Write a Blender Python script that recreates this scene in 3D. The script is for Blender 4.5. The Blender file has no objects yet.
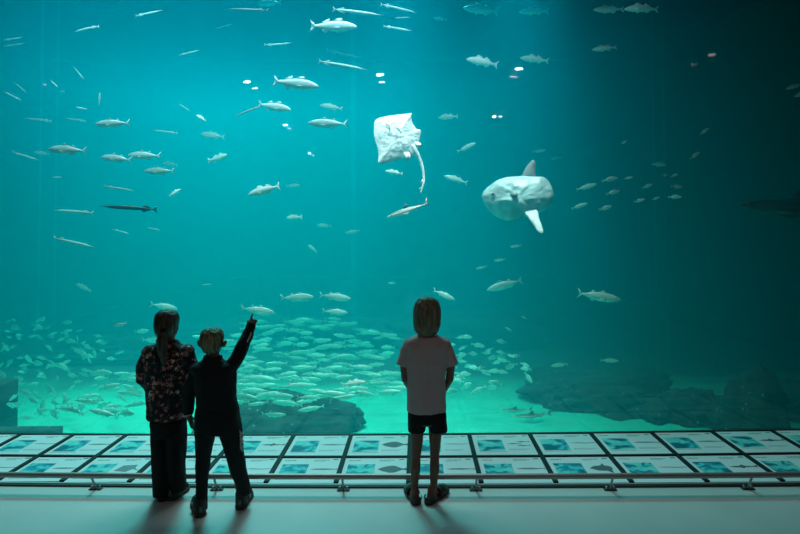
import bpy, bmesh, math, random
from mathutils import Vector, Matrix, noise
R = math.radians
random.seed(11)
S = bpy.context.scene
C = S.collection
S.view_settings.view_transform = 'Standard'
S.view_settings.look = 'None'
S.view_settings.gamma = 1
S.view_settings.exposure = 0
S.cycles.use_denoising = True
S.cycles.max_bounces = 7
S.cycles.diffuse_bounces = 3
S.cycles.glossy_bounces = 3
S.cycles.transparent_max_bounces = 24
S.cycles.volume_bounces = 1
S.cycles.sample_clamp_indirect = 6
w = bpy.data.worlds.new('world'); S.world = w; w.use_nodes = True
w.node_tree.nodes['Background'].inputs[1].default_value = 0

# ------------------------------------------------------------------ camera
F = 622.22
CAMZ = 1.85
cam = bpy.data.objects.new('camera', bpy.data.cameras.new('camera')); C.objects.link(cam)
cam.location = (0, 0, CAMZ)
CM = Matrix.Rotation(R(92.0), 3, 'X') @ Matrix.Rotation(R(-.3), 3, 'Z')
cam.rotation_euler = CM.to_euler()
cam.data.sensor_width = 36; cam.data.lens = 28; cam.data.clip_end = 200
_f = CM.transposed() @ Vector((0, 1, 0))          # straight ahead lands on pixel (417, 228)
SX = 417 - (400 + F * _f.x / -_f.z); SY = 228 - (267 - F * _f.y / -_f.z)
cam.data.shift_x = -SX / 800; cam.data.shift_y = SY / 800
S.camera = cam

def ray(px, py):
    return CM @ Vector(((px - 400 - SX) / F, (267 - py + SY) / F, -1))
def at(px, py, Y):
    """the point seen at pixel (px, py) on the vertical plane y = Y"""
    d = ray(px, py)
    return Vector((0, 0, CAMZ)) + d * (Y / d.y)

def onz(px, py, z):
    d = ray(px, py)
    return Vector((0, 0, CAMZ)) + d * ((z - CAMZ) / d.z)

def fit(pix, z=0):
    """the quadratic y(x) on the floor through three pixels"""
    (x0, y0, _), (x1, y1, _), (x2, y2, _) = [onz(*p, z) for p in pix]
    def f(x):
        return (y0 * (x - x1) * (x - x2) / ((x0 - x1) * (x0 - x2)) + y1 * (x - x0) * (x - x2) / ((x1 - x0) * (x1 - x2))
                + y2 * (x - x0) * (x - x1) / ((x2 - x0) * (x2 - x1)))
    lo, hi = f(-3.9), f(3.6); k0 = (f(-3.8) - lo) / .1; k1 = (hi - f(3.5)) / .1
    return lambda x: lo + k0 * (x + 3.9) if x < -3.9 else hi + k1 * (x - 3.6) if x > 3.6 else f(x)

# ------------------------------------------------------------------ materials
M = {}
def mat(name, col, rough=.6, metal=0, spec=.5, bump=0, bscale=20, var=0, vscale=8, coat=0):
    m = bpy.data.materials.new(name); m.use_nodes = True
    nt = m.node_tree; b = nt.nodes['Principled BSDF']
    b.inputs['Base Color'].default_value = (*col, 1)
    b.inputs['Roughness'].default_value = rough
    b.inputs['Metallic'].default_value = metal
    b.inputs['Specular IOR Level'].default_value = spec
    tc = nt.nodes.new('ShaderNodeTexCoord')
    if var:
        n = nt.nodes.new('ShaderNodeTexNoise'); n.inputs['Scale'].default_value = vscale; n.inputs['Detail'].default_value = 5
        r = nt.nodes.new('ShaderNodeValToRGB')
        r.color_ramp.elements[0].position = .32; r.color_ramp.elements[1].position = .68
        r.color_ramp.elements[0].color = (*[c * (1 - var) for c in col], 1)
        r.color_ramp.elements[1].color = (*[min(1, c * (1 + var)) for c in col], 1)
        nt.links.new(tc.outputs['Object'], n.inputs['Vector'])
        nt.links.new(n.outputs['Fac'], r.inputs['Fac']); nt.links.new(r.outputs['Color'], b.inputs['Base Color'])
    if bump:
        n = nt.nodes.new('ShaderNodeTexNoise'); n.inputs['Scale'].default_value = bscale; n.inputs['Detail'].default_value = 6
        u = nt.nodes.new('ShaderNodeBump'); u.inputs['Strength'].default_value = bump; u.inputs['Distance'].default_value = .02
        nt.links.new(tc.outputs['Object'], n.inputs['Vector'])
        nt.links.new(n.outputs['Fac'], u.inputs['Height']); nt.links.new(u.outputs['Normal'], b.inputs['Normal'])
    M[name] = m
    return m

mat('floor', (.53, .57, .56), .42, bump=.04, bscale=60, var=.05, vscale=2)
mat('dark_wall', (.03, .032, .035), .8)
mat('black_metal', (.02, .022, .024), .45)
mat('frame_bar', (.010, .022, .026), .6, spec=.15)
mat('groove', (.10, .13, .13), .7)
mat('steel', (.36, .33, .32), .5, metal=.6)
mat('bolt', (.35, .35, .35), .35, metal=.9)
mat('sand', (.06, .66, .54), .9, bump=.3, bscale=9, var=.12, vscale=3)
def sand_fade():
    # sand colour darkened farther out: its fade into dim haze is painted in
    m = M['sand']; nt = m.node_tree; b = nt.nodes['Principled BSDF']; N = nt.nodes.new; L = nt.links.new
    src = b.inputs['Base Color'].links[0].from_socket
    tc = N('ShaderNodeTexCoord'); sp = N('ShaderNodeSeparateXYZ'); L(tc.outputs['Object'], sp.inputs[0])
    n = N('ShaderNodeTexNoise'); n.inputs['Scale'].default_value = .9; n.inputs['Detail'].default_value = 6; L(tc.outputs['Object'], n.inputs['Vector'])
    a = N('ShaderNodeMath'); a.operation = 'MULTIPLY_ADD'; a.inputs[1].default_value = 2.4; L(n.outputs['Fac'], a.inputs[0]); L(sp.outputs[1], a.inputs[2])
    r = N('ShaderNodeMapRange'); r.inputs[1].default_value = 12.4; r.inputs[2].default_value = 14.2; L(a.outputs[0], r.inputs[0])
    mx = N('ShaderNodeMix'); mx.data_type = 'RGBA'; L(r.outputs[0], mx.inputs[0]); L(src, mx.inputs[6]); mx.inputs[7].default_value = (.05, .09, .08, 1)
    L(mx.outputs[2], b.inputs['Base Color'])
sand_fade()
mat('rock', (.022, .042, .038), .95, bump=.9, bscale=7, var=.5, vscale=4)
mat('rock_far', (.025, .045, .04), .95, bump=.9, bscale=4, var=.4, vscale=2)
def specks(name):
    # pale encrusting growth dotted over the stone
    m = M[name]; nt = m.node_tree; b = nt.nodes['Principled BSDF']; N = nt.nodes.new; L = nt.links.new
    src = b.inputs['Base Color'].links[0].from_socket; tc = N('ShaderNodeTexCoord')
    v = N('ShaderNodeTexVoronoi'); v.inputs['Scale'].default_value = 11; L(tc.outputs['Object'], v.inputs['Vector'])
    l = N('ShaderNodeMath'); l.operation = 'LESS_THAN'; l.inputs[1].default_value = .22; L(v.outputs['Distance'], l.inputs[0])
    s_ = N('ShaderNodeSeparateColor'); L(v.outputs['Color'], s_.inputs[0]); g = N('ShaderNodeMath'); g.operation = 'GREATER_THAN'; g.inputs[1].default_value = .72; L(s_.outputs[0], g.inputs[0])
    k = N('ShaderNodeMath'); k.operation = 'MULTIPLY'; L(l.outputs[0], k.inputs[0]); L(g.outputs[0], k.inputs[1])
    mx = N('ShaderNodeMix'); mx.data_type = 'RGBA'; L(k.outputs[0], mx.inputs[0]); L(src, mx.inputs[6]); mx.inputs[7].default_value = (.14, .32, .26, 1); L(mx.outputs[2], b.inputs['Base Color'])
specks('rock')
mat('panel_board', (.80, .86, .90), .35)
mat('panel_ink', (.10, .13, .15), .5)
mat('panel_ink_light', (.17, .23, .25), .5)
mat('panel_logo', (.03, .25, .32), .5)
mat('skin', (.20, .085, .06), .55, bump=.03, bscale=80)
mat('eye_white', (.7, .7, .68), .2)
mat('iris', (.03, .03, .03), .2)
mat('lip', (.35, .12, .10), .5)
mat('shirt', (.58, .42, .44), .9, bump=.25, bscale=25)
mat('black_cloth', (.005, .005, .006), .9, bump=.25, bscale=40)
mat('navy_cloth', (.004, .005, .008), .85, bump=.3, bscale=35)
mat('mark_white', (.62, .62, .62), .7)
mat('shoe_dark', (.018, .022, .022), .6, bump=.2, bscale=60)
mat('shoe_trim', (.12, .15, .15), .5)
mat('shoe_sole', (.035, .04, .038), .7)
mat('sole_light', (.16, .17, .15), .7)
mat('sandal', (.035, .045, .042), .55)
mat('lamp_housing', (.02, .02, .02), .5)

def hairmat(name, c1, c2):
    m = bpy.data.materials.new(name); m.use_nodes = True; nt = m.node_tree; b = nt.nodes['Principled BSDF']
    b.inputs['Roughness'].default_value = .5
    tc = nt.nodes.new('ShaderNodeTexCoord'); mp = nt.nodes.new('ShaderNodeMapping'); mp.inputs['Scale'].default_value = (70, 70, 6)
    n = nt.nodes.new('ShaderNodeTexNoise'); n.inputs['Scale'].default_value = 1; n.inputs['Detail'].default_value = 5
    r = nt.nodes.new('ShaderNodeValToRGB'); r.color_ramp.elements[0].position = .35; r.color_ramp.elements[1].position = .65
    r.color_ramp.elements[0].color = (*c1, 1); r.color_ramp.elements[1].color = (*c2, 1)
    u = nt.nodes.new('ShaderNodeBump'); u.inputs['Strength'].default_value = .7; u.inputs['Distance'].default_value = .01
    L = nt.links.new
    L(tc.outputs['Object'], mp.inputs['Vector']); L(mp.outputs[0], n.inputs['Vector']); L(n.outputs['Fac'], r.inputs['Fac'])
    L(r.outputs[0], b.inputs['Base Color']); L(n.outputs['Fac'], u.inputs['Height']); L(u.outputs[0], b.inputs['Normal'])
    M[name] = m
hairmat('hair_brown', (.02, .014, .010), (.11, .08, .05))
hairmat('hair_blond', (.07, .055, .03), (.34, .30, .16))
hairmat('hair_fair', (.09, .07, .045), (.30, .25, .16))

def floral():
    m = bpy.data.materials.new('floral'); m.use_nodes = True; nt = m.node_tree; b = nt.nodes['Principled BSDF']
    b.inputs['Roughness'].default_value = .85
    L = nt.links.new; N = nt.nodes.new
    tc = N('ShaderNodeTexCoord')
    v = N('ShaderNodeTexVoronoi'); v.inputs['Scale'].default_value = 34
    nz = N('ShaderNodeTexNoise'); nz.inputs['Scale'].default_value = 45
    mx = N('ShaderNodeMix'); mx.data_type = 'RGBA'; mx.blend_type = 'LINEAR_LIGHT'; mx.inputs[0].default_value = .03
    L(tc.outputs['Object'], mx.inputs[6]); L(nz.outputs['Color'], mx.inputs[7]); L(mx.outputs[2], v.inputs['Vector'])
    less = N('ShaderNodeMath'); less.operation = 'LESS_THAN'; less.inputs[1].default_value = .46
    L(v.outputs['Distance'], less.inputs[0])
    r = N('ShaderNodeValToRGB'); r.color_ramp.interpolation = 'CONSTANT'
    e = r.color_ramp.elements; e[0].position = 0; e[0].color = (.012, .012, .018, 1); e[1].position = .38; e[1].color = (.62, .22, .20, 1)
    for p, c in ((.58, (.80, .58, .54, 1)), (.70, (.012, .012, .018, 1)), (.80, (.55, .12, .12, 1)), (.9, (.05, .12, .08, 1))):
        k = e.new(p); k.color = c
    sp = N('ShaderNodeSeparateColor'); L(v.outputs['Color'], sp.inputs[0]); L(sp.outputs[0], r.inputs[0])
    o = N('ShaderNodeMix'); o.data_type = 'RGBA'; o.inputs[6].default_value = (.010, .010, .015, 1)
    L(less.outputs[0], o.inputs[0]); L(r.outputs[0], o.inputs[7]); L(o.outputs[2], b.inputs['Base Color'])
    M['floral'] = m
floral()

def fishmat(name, back, belly, rough=.35, metal=.25, zlo=-.25, zhi=.35, mott=.15):
    """countershading: the fish's own darker back and pale belly (object space, scaled by body height)"""
    m = bpy.data.materials.new(name); m.use_nodes = True; nt = m.node_tree; b = nt.nodes['Principled BSDF']
    N = nt.nodes.new; L = nt.links.new
    tc = N('ShaderNodeTexCoord'); s = N('ShaderNodeSeparateXYZ'); L(tc.outputs['Generated'], s.inputs[0])
    n = N('ShaderNodeTexNoise'); n.inputs['Scale'].default_value = 9; n.inputs['Detail'].default_value = 3
    mp = N('ShaderNodeMapping'); mp.inputs['Scale'].default_value = (1, .3, .3); L(tc.outputs['Generated'], mp.inputs[0]); L(mp.outputs[0], n.inputs['Vector'])
    a = N('ShaderNodeMath'); a.operation = 'MULTIPLY_ADD'; a.inputs[1].default_value = mott; L(n.outputs['Fac'], a.inputs[0]); L(s.outputs[2], a.inputs[2])
    mr = N('ShaderNodeMapRange'); mr.inputs[1].default_value = .5 + zlo + mott / 2; mr.inputs[2].default_value = .5 + zhi + mott / 2; L(a.outputs[0], mr.inputs[0])
    mx = N('ShaderNodeMix'); mx.data_type = 'RGBA'; mx.inputs[6].default_value = (*belly, 1); mx.inputs[7].default_value = (*back, 1)
    L(mr.outputs[0], mx.inputs[0]); L(mx.outputs[2], b.inputs['Base Color'])
    b.inputs['Roughness'].default_value = rough; b.inputs['Metallic'].default_value = metal
    M[name] = m
fishmat('fish_silver', (.20, .30, .32), (.66, .84, .86), metal=.1)
fishmat('fish_pale', (.36, .56, .56), (.60, .86, .84), metal=.05)
fishmat('fish_school', (.24, .70, .64), (.36, .92, .86), metal=.05)
fishmat('fish_green', (.10, .20, .20), (.45, .60, .58), metal=.1)
fishmat('fish_dark', (.01, .03, .04), (.03, .07, .08), metal=0)
fishmat('shark_skin', (.13, .14, .14), (.75, .75, .72), metal=0, zlo=-.12, zhi=.02)
fishmat('shark_black', (.012, .02, .022), (.03, .05, .05), metal=0)
fishmat('fish_white', (.70, .84, .84), (.85, .95, .95), metal=0)
mat('ray_belly', (.76, .80, .82), .5, bump=.6, bscale=30, var=.14, vscale=14)
mat('ray_marks', (.40, .36, .34), .6)
mat('mola_skin', (.42, .56, .57), .36, bump=1.0, bscale=6, var=.5, vscale=4)
mat('mola_fin', (.28, .29, .29), .5, bump=.4, bscale=12, var=.3, vscale=8)

def glassmat(name, refl, tint=(1, 1, 1), diff=0, dcol=(.8, .95, .95)):
    m = bpy.data.materials.new(name); m.use_nodes = True; nt = m.node_tree; nt.nodes.clear()
    N = nt.nodes.new; L = nt.links.new
    out = N('ShaderNodeOutputMaterial'); t = N('ShaderNodeBsdfTransparent'); t.inputs[0].default_value = (*tint, 1)
    g = N('ShaderNodeBsdfGlossy'); g.inputs['Roughness'].default_value = 0
    mx = N('ShaderNodeMixShader'); lw = N('ShaderNodeLayerWeight'); lw.inputs['Blend'].default_value = .5
    p = N('ShaderNodeMath'); p.operation = 'POWER'; p.inputs[1].default_value = 4; L(lw.outputs['Facing'], p.inputs[0])
    q = N('ShaderNodeMath'); q.operation = 'MULTIPLY_ADD'; q.inputs[1].default_value = .5; q.inputs[2].default_value = refl; L(p.outputs[0], q.inputs[0])
    gm = N('ShaderNodeNewGeometry'); bk = N('ShaderNodeMath'); bk.operation = 'MULTIPLY_ADD'; bk.inputs[1].default_value = -.8; bk.inputs[2].default_value = 1; L(gm.outputs['Backfacing'], bk.inputs[0])
    kk = N('ShaderNodeMath'); kk.operation = 'MULTIPLY'; L(q.outputs[0], kk.inputs[0]); L(bk.outputs[0], kk.inputs[1])
    if not refl: kk.inputs[1].default_value = 0; nt.links.remove(kk.inputs[1].links[0])
    L(kk.outputs[0], mx.inputs[0]); L(t.outputs[0], mx.inputs[1]); L(g.outputs[0], mx.inputs[2])
    last = mx
    if diff:
        d = N('ShaderNodeBsdfTranslucent'); d.inputs[0].default_value = (*dcol, 1)
        m2 = N('ShaderNodeMixShader'); m2.inputs[0].default_value = diff
        L(mx.outputs[0], m2.inputs[1]); L(d.outputs[0], m2.inputs[2]); last = m2
    L(last.outputs[0], out.inputs['Surface'])
    M[name] = m
glassmat('glass', .034, tint=(.955, .968, .968))
glassmat('joint', .0)

def emat(name, col, e):
    m = bpy.data.materials.new(name); m.use_nodes = True; b = m.node_tree.nodes['Principled BSDF']
    b.inputs['Base Color'].default_value = (*col, 1); b.inputs['Emission Color'].default_value = (*col, 1); b.inputs['Emission Strength'].default_value = e
    M[name] = m
emat('lamp_glow', (1, .80, .74), 150)
emat('lamp_dim', (1, .62, .66), 7)

def watermat():
    v = bpy.data.materials.new('water'); v.use_nodes = True; nt = v.node_tree; nt.nodes.clear()
    out = nt.nodes.new('ShaderNodeOutputMaterial'); sc = nt.nodes.new('ShaderNodeVolumeScatter'); ab = nt.nodes.new('ShaderNodeVolumeAbsorption'); ad = nt.nodes.new('ShaderNodeAddShader')
    sc.inputs['Color'].default_value = (.0, .72, 1, 1); sc.inputs['Density'].default_value = .08; sc.inputs['Anisotropy'].default_value = .1
    ab.inputs['Color'].default_value = (.45, .76, .68, 1); ab.inputs['Density'].default_value = .22
    nt.links.new(sc.outputs[0], ad.inputs[0]); nt.links.new(ab.outputs[0], ad.inputs[1]); nt.links.new(ad.outputs[0], out.inputs['Volume'])
    M['water'] = v
watermat()

# ------------------------------------------------------------------ object helpers
def link(name, me, parent=None):
    o = bpy.data.objects.new(name, me); C.objects.link(o)
    if parent is not None: o.parent = parent
    return o

def tag(o, label=None, cat=None, group=None, kind=None):
    if label: o['label'] = label
    if cat: o['category'] = cat
    if group: o['group'] = group
    if kind: o['kind'] = kind
    return o

def empty(name, loc, label, cat, group=None):
    o = bpy.data.objects.new(name, None); C.objects.link(o); o.location = loc; o.empty_display_size = .1
    return tag(o, label, cat, group)

def obj(name, bm, m, parent=None, smooth=True, origin=None):
    """bm is in world coordinates; the mesh is moved into its parent's (or origin's) frame"""
    off = parent_off(parent) if parent is not None else (Vector(origin) if origin is not None else Vector((0, 0, 0)))
    if off.length: bmesh.ops.translate(bm, verts=bm.verts, vec=-off)
    bmesh.ops.recalc_face_normals(bm, faces=bm.faces)
    for f in bm.faces: f.smooth = smooth
    me = bpy.data.meshes.new(name); bm.to_mesh(me); bm.free()
    for k in (m if isinstance(m, (list, tuple)) else [m]): me.materials.append(M[k])
    o = link(name, me, parent)
    if parent is None and origin is not None: o.location = origin
    return o

def parent_off(p):
    v = Vector((0, 0, 0))
    while p is not None:
        v += Vector(p.location); p = p.parent
    return v

def box(bm, a, b, mi=0, bev=0):
    r = bmesh.ops.create_cube(bm, size=1)
    for v in r['verts']:
        v.co = Vector([(a[i] + b[i]) / 2 + v.co[i] * (b[i] - a[i]) for i in range(3)])
    fs = {f for v in r['verts'] for f in v.link_faces}
    for f in fs: f.material_index = mi
    if bev:
        es = list({e for v in r['verts'] for e in v.link_edges})
        bmesh.ops.bevel(bm, geom=es, offset=bev, segments=2, affect='EDGES', profile=.5)

def ring_loft(bm, rings, caps=True, mi=0):
    """rings: lists of points, same count"""
    vs = [[bm.verts.new(p) for p in r] for r in rings]
    n = len(rings[0])
    for a, b in zip(vs, vs[1:]):
        for i in range(n):
            f = bm.faces.new((a[i], a[(i + 1) % n], b[(i + 1) % n], b[i])); f.material_index = mi
    if caps:
        f = bm.faces.new(vs[0][::-1]); f.material_index = mi
        f = bm.faces.new(vs[-1]); f.material_index = mi

def tube(bm, pts, rads, n=14, mi=0, up=None, squash=1.0, rounded=True):
    pts = [Vector(p) for p in pts]
    if not isinstance(rads, (list, tuple)): rads = [rads] * len(pts)
    rings = []
    prev = None
    P = []
    for i, p in enumerate(pts):
        t = (pts[min(i + 1, len(pts) - 1)] - pts[max(i - 1, 0)]).normalized()
        if prev is None:
            a = Vector(up) if up else (Vector((0, 0, 1)) if abs(t.z) < .9 else Vector((1, 0, 0)))
            u = (a - t * a.dot(t)).normalized()
        else:
            u = (prev - t * prev.dot(t)).normalized()
        prev = u; v = t.cross(u)
        P.append((p, t, u, v, rads[i]))
    def ring(p, u, v, r):
        return [p + u * (math.cos(2 * math.pi * k / n) * r * squash) + v * (math.sin(2 * math.pi * k / n) * r) for k in range(n)]
    if rounded:
        p, t, u, v, r = P[0]
        for a in (.9, .6, .3): rings.append(ring(p - t * (r * .9 * math.sin(a * math.pi / 2)), u, v, r * math.cos(a * math.pi / 2)))
    for p, t, u, v, r in P: rings.append(ring(p, u, v, r))
    if rounded:
        p, t, u, v, r = P[-1]
        for a in (.3, .6, .9): rings.append(ring(p + t * (r * .9 * math.sin(a * math.pi / 2)), u, v, r * math.cos(a * math.pi / 2)))
    ring_loft(bm, rings, mi=mi)

def blob(bm, c, r, rot=None, mi=0, seg=20):
    m = Matrix.Translation(Vector(c)) @ (rot.to_4x4() if rot else Matrix.Identity(4)) @ Matrix.Diagonal((*r, 1))
    q = bmesh.ops.create_uvsphere(bm, u_segments=seg, v_segments=seg * 2 // 3, radius=1, matrix=m)
    for f in {f for v in q['verts'] for f in v.link_faces}: f.material_index = mi

def prism(bm, pts, th, mi=0):
    """polygon of world points, given thickness along its normal"""
    pts = [Vector(p) for p in pts]
    nrm = Vector((0, 0, 0))
    for i in range(len(pts)): nrm += (pts[i] - pts[0]).cross(pts[(i + 1) % len(pts)] - pts[0])
    nrm.normalize()
    a = [bm.verts.new(p + nrm * th / 2) for p in pts]; b = [bm.verts.new(p - nrm * th / 2) for p in pts]
    fs = [bm.faces.new(a), bm.faces.new(b[::-1])]
    for i in range(len(pts)):
        fs.append(bm.faces.new((a[i], b[i], b[(i + 1) % len(pts)], a[(i + 1) % len(pts)])))
    for f in fs: f.material_index = mi

def remesh(name, bm, m, parent, voxel=.006, smooth=6, wrinkle=0, wscale=(8, 8, 8), wr2=0):
    """union of overlapping closed shapes -> one continuous surface"""
    off = parent_off(parent)
    bmesh.ops.translate(bm, verts=bm.verts, vec=-off)
    bmesh.ops.recalc_face_normals(bm, faces=bm.faces)
    me = bpy.data.meshes.new(name); bm.to_mesh(me); bm.free()
    o = link(name, me, parent)
    k = o.modifiers.new('r', 'REMESH'); k.mode = 'VOXEL'; k.voxel_size = voxel; k.use_smooth_shade = True
    if smooth:
        k = o.modifiers.new('s', 'SMOOTH'); k.iterations = smooth; k.factor = .5
    dg = bpy.context.evaluated_depsgraph_get(); dg.update()
    me2 = bpy.data.meshes.new_from_object(o.evaluated_get(dg))
    o.modifiers.clear(); o.data = me2; bpy.data.meshes.remove(me)
    me2.name = name
    me2.materials.clear(); me2.materials.append(M[m])
    if wrinkle:
        me2.update()
        ns = [v.normal.copy() for v in me2.vertices]
        for v, nn in zip(me2.vertices, ns):
            q = Vector((v.co.x * wscale[0], v.co.y * wscale[1], v.co.z * wscale[2]))
            d = noise.noise(q) + .5 * noise.noise(q * 2.3)
            v.co += nn * wrinkle * d
    for p in me2.polygons: p.use_smooth = True
    return o

# ------------------------------------------------------------------ room
front = fit([(0, 486.2), (400, 488.3), (800, 486.4)])
rear = fit([(0, 434.6), (400, 435.4), (800, 430.4)])
TANK_Z = -1.2
XL, XR = -7.5, 5.6
bm = bmesh.new(); box(bm, (XL, -12, -.2), (XR, 4.43 + .3, 0))
tag(obj('floor', bm, 'floor', smooth=False), kind='structure')
bm = bmesh.new(); box(bm, (XL, -12, 4.32), (XR, 5.9, 4.6))
tag(obj('ceiling', bm, 'dark_wall', smooth=False), kind='structure')
for nm, a, b in (('wall_left', (XL - .2, -12, -.2), (XL, 5.9, 4.6)), ('wall_right', (XR, -12, -.2), (XR + .2, 5.9, 4.6)), ('wall_back', (XL - .2, -12.2, -.2), (XR + .2, -12, 4.6))):
    bm = bmesh.new(); box(bm, a, b); tag(obj(nm, bm, 'dark_wall', smooth=False), kind='structure')
# ledge the panels lie on
xs = [XL + (XR - XL) * i / 40 for i in range(41)]
def strip(bm, fa, fb, z0, z1, mi=0):
    rings = [[Vector((x, fa(x), z0)), Vector((x, fb(x), z0)), Vector((x, fb(x), z1)), Vector((x, fa(x), z1))] for x in xs]
    ring_loft(bm, rings, mi=mi)
bm = bmesh.new(); strip(bm, lambda x: front(x) + .02, lambda x: rear(x) - .002, -.19, .004)
tag(obj('trim_1', bm, 'frame_bar', smooth=False), kind='structure')
bm = bmesh.new(); strip(bm, lambda x: front(x), lambda x: front(x) + .019, .0005, .012)
tag(obj('trim_2', bm, 'black_metal', smooth=False), kind='structure')
bm = bmesh.new(); strip(bm, lambda x: front(x) + .024, lambda x: front(x) + .044, .0045, .016)
tag(obj('trim_3', bm, 'steel', smooth=False), kind='structure')
# dark rebate at the foot of the glass
bm = bmesh.new(); strip(bm, lambda x: rear(x) - .03, lambda x: rear(x) - .003, .0045, .02)
tag(obj('trim_4', bm, 'black_metal', smooth=False), kind='structure')

# acrylic window: four panes, meeting in clear joints one can see the thickness of
knots = [-7.5, -3.45, -.585, 2.26, 5.6]
GT = .25
for i, (a, b) in enumerate(zip(knots, knots[1:])):
    bm = bmesh.new()
    g = .012
    P = [Vector((a + g, rear(a), 0)), Vector((b - g, rear(b), 0)), Vector((b - g, rear(b) + GT, 0)), Vector((a + g, rear(a) + GT, 0))]
    ring_loft(bm, [[p + Vector((0, 0, z)) for p in P] for z in (.0, 4.32)])
    for f in bm.faces:
        f.normal_update(); f.material_index = 1 if abs(f.normal.x) > .9 else 0      # the bonded edges of a pane do not mirror
    tag(obj('window_%d' % (i + 1), bm, ['glass', 'joint'], smooth=False), kind='structure')
for i, k in enumerate(knots[1:-1]):
    bm = bmesh.new(); box(bm, (k - .011, rear(k) + .002, .0), (k + .011, rear(k) + GT, 4.32))
    tag(obj('trim_%d' % (5 + i), bm, 'joint', smooth=False), kind='structure')

# ------------------------------------------------------------------ tank
WX0, WX1, WY1, WZ1 = -15, 10, 25, 5.4
bm = bmesh.new()
pl = [(-7.5, rear(-7.5)), (-3.45, rear(-3.45)), (-.585, rear(-.585)), (2.26, rear(2.26)), (5.6, rear(5.6))]
poly = [Vector((WX0, 5.8, 0))] + [Vector((x, y + GT + .004, 0)) for x, y in pl] + [Vector((WX1, 5.8, 0)), Vector((WX1, WY1, 0)), Vector((WX0, WY1, 0))]
ring_loft(bm, [[p + Vector((0, 0, z)) for p in poly] for z in (TANK_Z - .2, WZ1)])
tag(obj('tank_water', bm, 'water', smooth=False), kind='structure')
bm = bmesh.new()
nx, ny = 90, 90
gv = [[None] * (ny + 1) for _ in range(nx + 1)]
for i in range(nx + 1):
    for j in range(ny + 1):
        x = WX0 - .5 + (WX1 - WX0 + 1) * i / nx; y = 5.3 + (WY1 - 4.8) * j / ny
        z = TANK_Z + .07 * noise.noise(Vector((x * .6, y * .6, 0))) + .02 * noise.noise(Vector((x * 3, y * 3, 2)))
        gv[i][j] = bm.verts.new((x, y, z))
for i in range(nx):
    for j in range(ny): bm.faces.new((gv[i][j], gv[i + 1][j], gv[i + 1][j + 1], gv[i][j + 1]))
tag(obj('ground_sand', bm, 'sand'), kind='structure')
for nm, a, b in (('wall_tank_left', (WX0 - .3, 5.3, TANK_Z - .3), (WX0, WY1 + .3, 8.6)), ('wall_tank_right', (WX1, 5.3, TANK_Z - .3), (WX1 + .3, WY1 + .3, 8.6)),
                 ('wall_tank_back', (WX0, WY1, TANK_Z - .3), (WX1, WY1 + .3, 8.6)),
                 ('wall_below_window', (WX0, 5.52 - .1, TANK_Z - .3), (WX1, 5.52 + .0, -.2)),
                 ('wall_above_window', (WX0, 5.92, 4.33), (WX1, 6.05, 8.6)),
                 ('wall_beside_window_left', (WX0, 5.9, TANK_Z), (XL, 6.05, 4.33)), ('wall_beside_window_right', (XR, 5.9, TANK_Z), (WX1, 6.05, 4.33))):
    bm = bmesh.new(); box(bm, a, b); tag(obj(nm, bm, 'rock_far', smooth=False), kind='structure')

def rock(c, r, label, seed=0, m='rock', rough=.35, group=None, sub=5, top=None):
    bm = bmesh.new()
    bmesh.ops.create_icosphere(bm, subdivisions=sub, radius=1)
    o = Vector((seed * 7.3, seed * 3.1, seed))
    for v in bm.verts:
        d = v.co.normalized()
        k = 1 + rough * noise.noise(d * 1.6 + o) + rough * .6 * abs(noise.noise(d * 4 + o)) + rough * .35 * noise.noise(d * 9 + o) + rough * .22 * noise.noise(d * 20 + o)
        p = Vector((d.x * r[0] * k, d.y * r[1] * k, d.z * r[2] * k))
        if top is not None and p.z > 0: p.x *= 1 - top * p.z / r[2]; p.y *= 1 - top * p.z / r[2]
        v.co = Vector(c) + p
    o = obj('rock', bm, m, origin=c)
    return tag(o, label, 'rock', group)

def rockpx(x0, x1, ytop, D, label, seed, depth=None, base=TANK_Z, **k):
    a = at(x0, ytop, D); b = at(x1, ytop, D)
    h = a.z - base
    rx = (b.x - a.x) / 2
    return rock(((a.x + b.x) / 2, D, base), (rx, depth or rx * .8, h), label, seed, **k)

rockpx(205, 352, 396, 9.6, 'low dark rock mound on the sand below the fish school, near the glass', 3, depth=.9, rough=.22)
rockpx(528, 668, 369, 11.6, 'widest dark reef mound on the right side of the sand', 5, depth=1.4, rough=.32)
rockpx(632, 690, 402, 10.2, 'small rounded boulder in front of the wide reef mound', 6, depth=.6, rough=.3)
rockpx(664, 738, 396, 10.0, 'dark lumpy boulder between the wide reef mound and the tall rock', 8, depth=.7, rough=.4)
rockpx(722, 786, 374, 9.3, 'tall dark rock stack standing beside the glass at far right', 9, depth=.6, rough=.24, top=.15)
rockpx(776, 900, 392, 10.2, 'dark boulder cut by the right edge of the photo', 12, depth=1.2, rough=.35)
rockpx(-60, 190, 338, 15.5, 'broad hazy reef behind the shoal of small fish at the left', 14, depth=1.5, rough=.35, m='rock_far')
rockpx(-190, 22, 318, 14.5, 'tall hazy reef rising at the far left edge of the tank', 15, depth=1.5, rough=.35, m='rock_far')
rockpx(175, 420, 366, 17, 'long hazy reef ridge behind the dense fish school', 16, depth=1.5, rough=.3, m='rock_far')
rockpx(380, 560, 368, 17, 'hazy reef ridge beyond the child in the light shirt', 17, depth=1.6, rough=.3, m='rock_far')
# sunken concrete footing at the left
fo = empty('concrete_footing', (-6.2, 9.45, TANK_Z), 'dark square concrete post and slab standing on the sand at the lower left', 'footing')
a = at(-40, 385, 9.3); b = at(18, 433, 9.7)
bm = bmesh.new(); box(bm, (a.x, 9.25, TANK_Z - .1), (b.x, 9.7, a.z), bev=.02); obj('post', bm, 'rock', fo)
a = at(-30, 429, 9.1); b = at(58, 438, 9.1)
bm = bmesh.new(); box(bm, (a.x, 9.0, TANK_Z - .1), (b.x, 9.24, a.z), bev=.02); obj('slab', bm, 'rock', fo)

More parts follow.
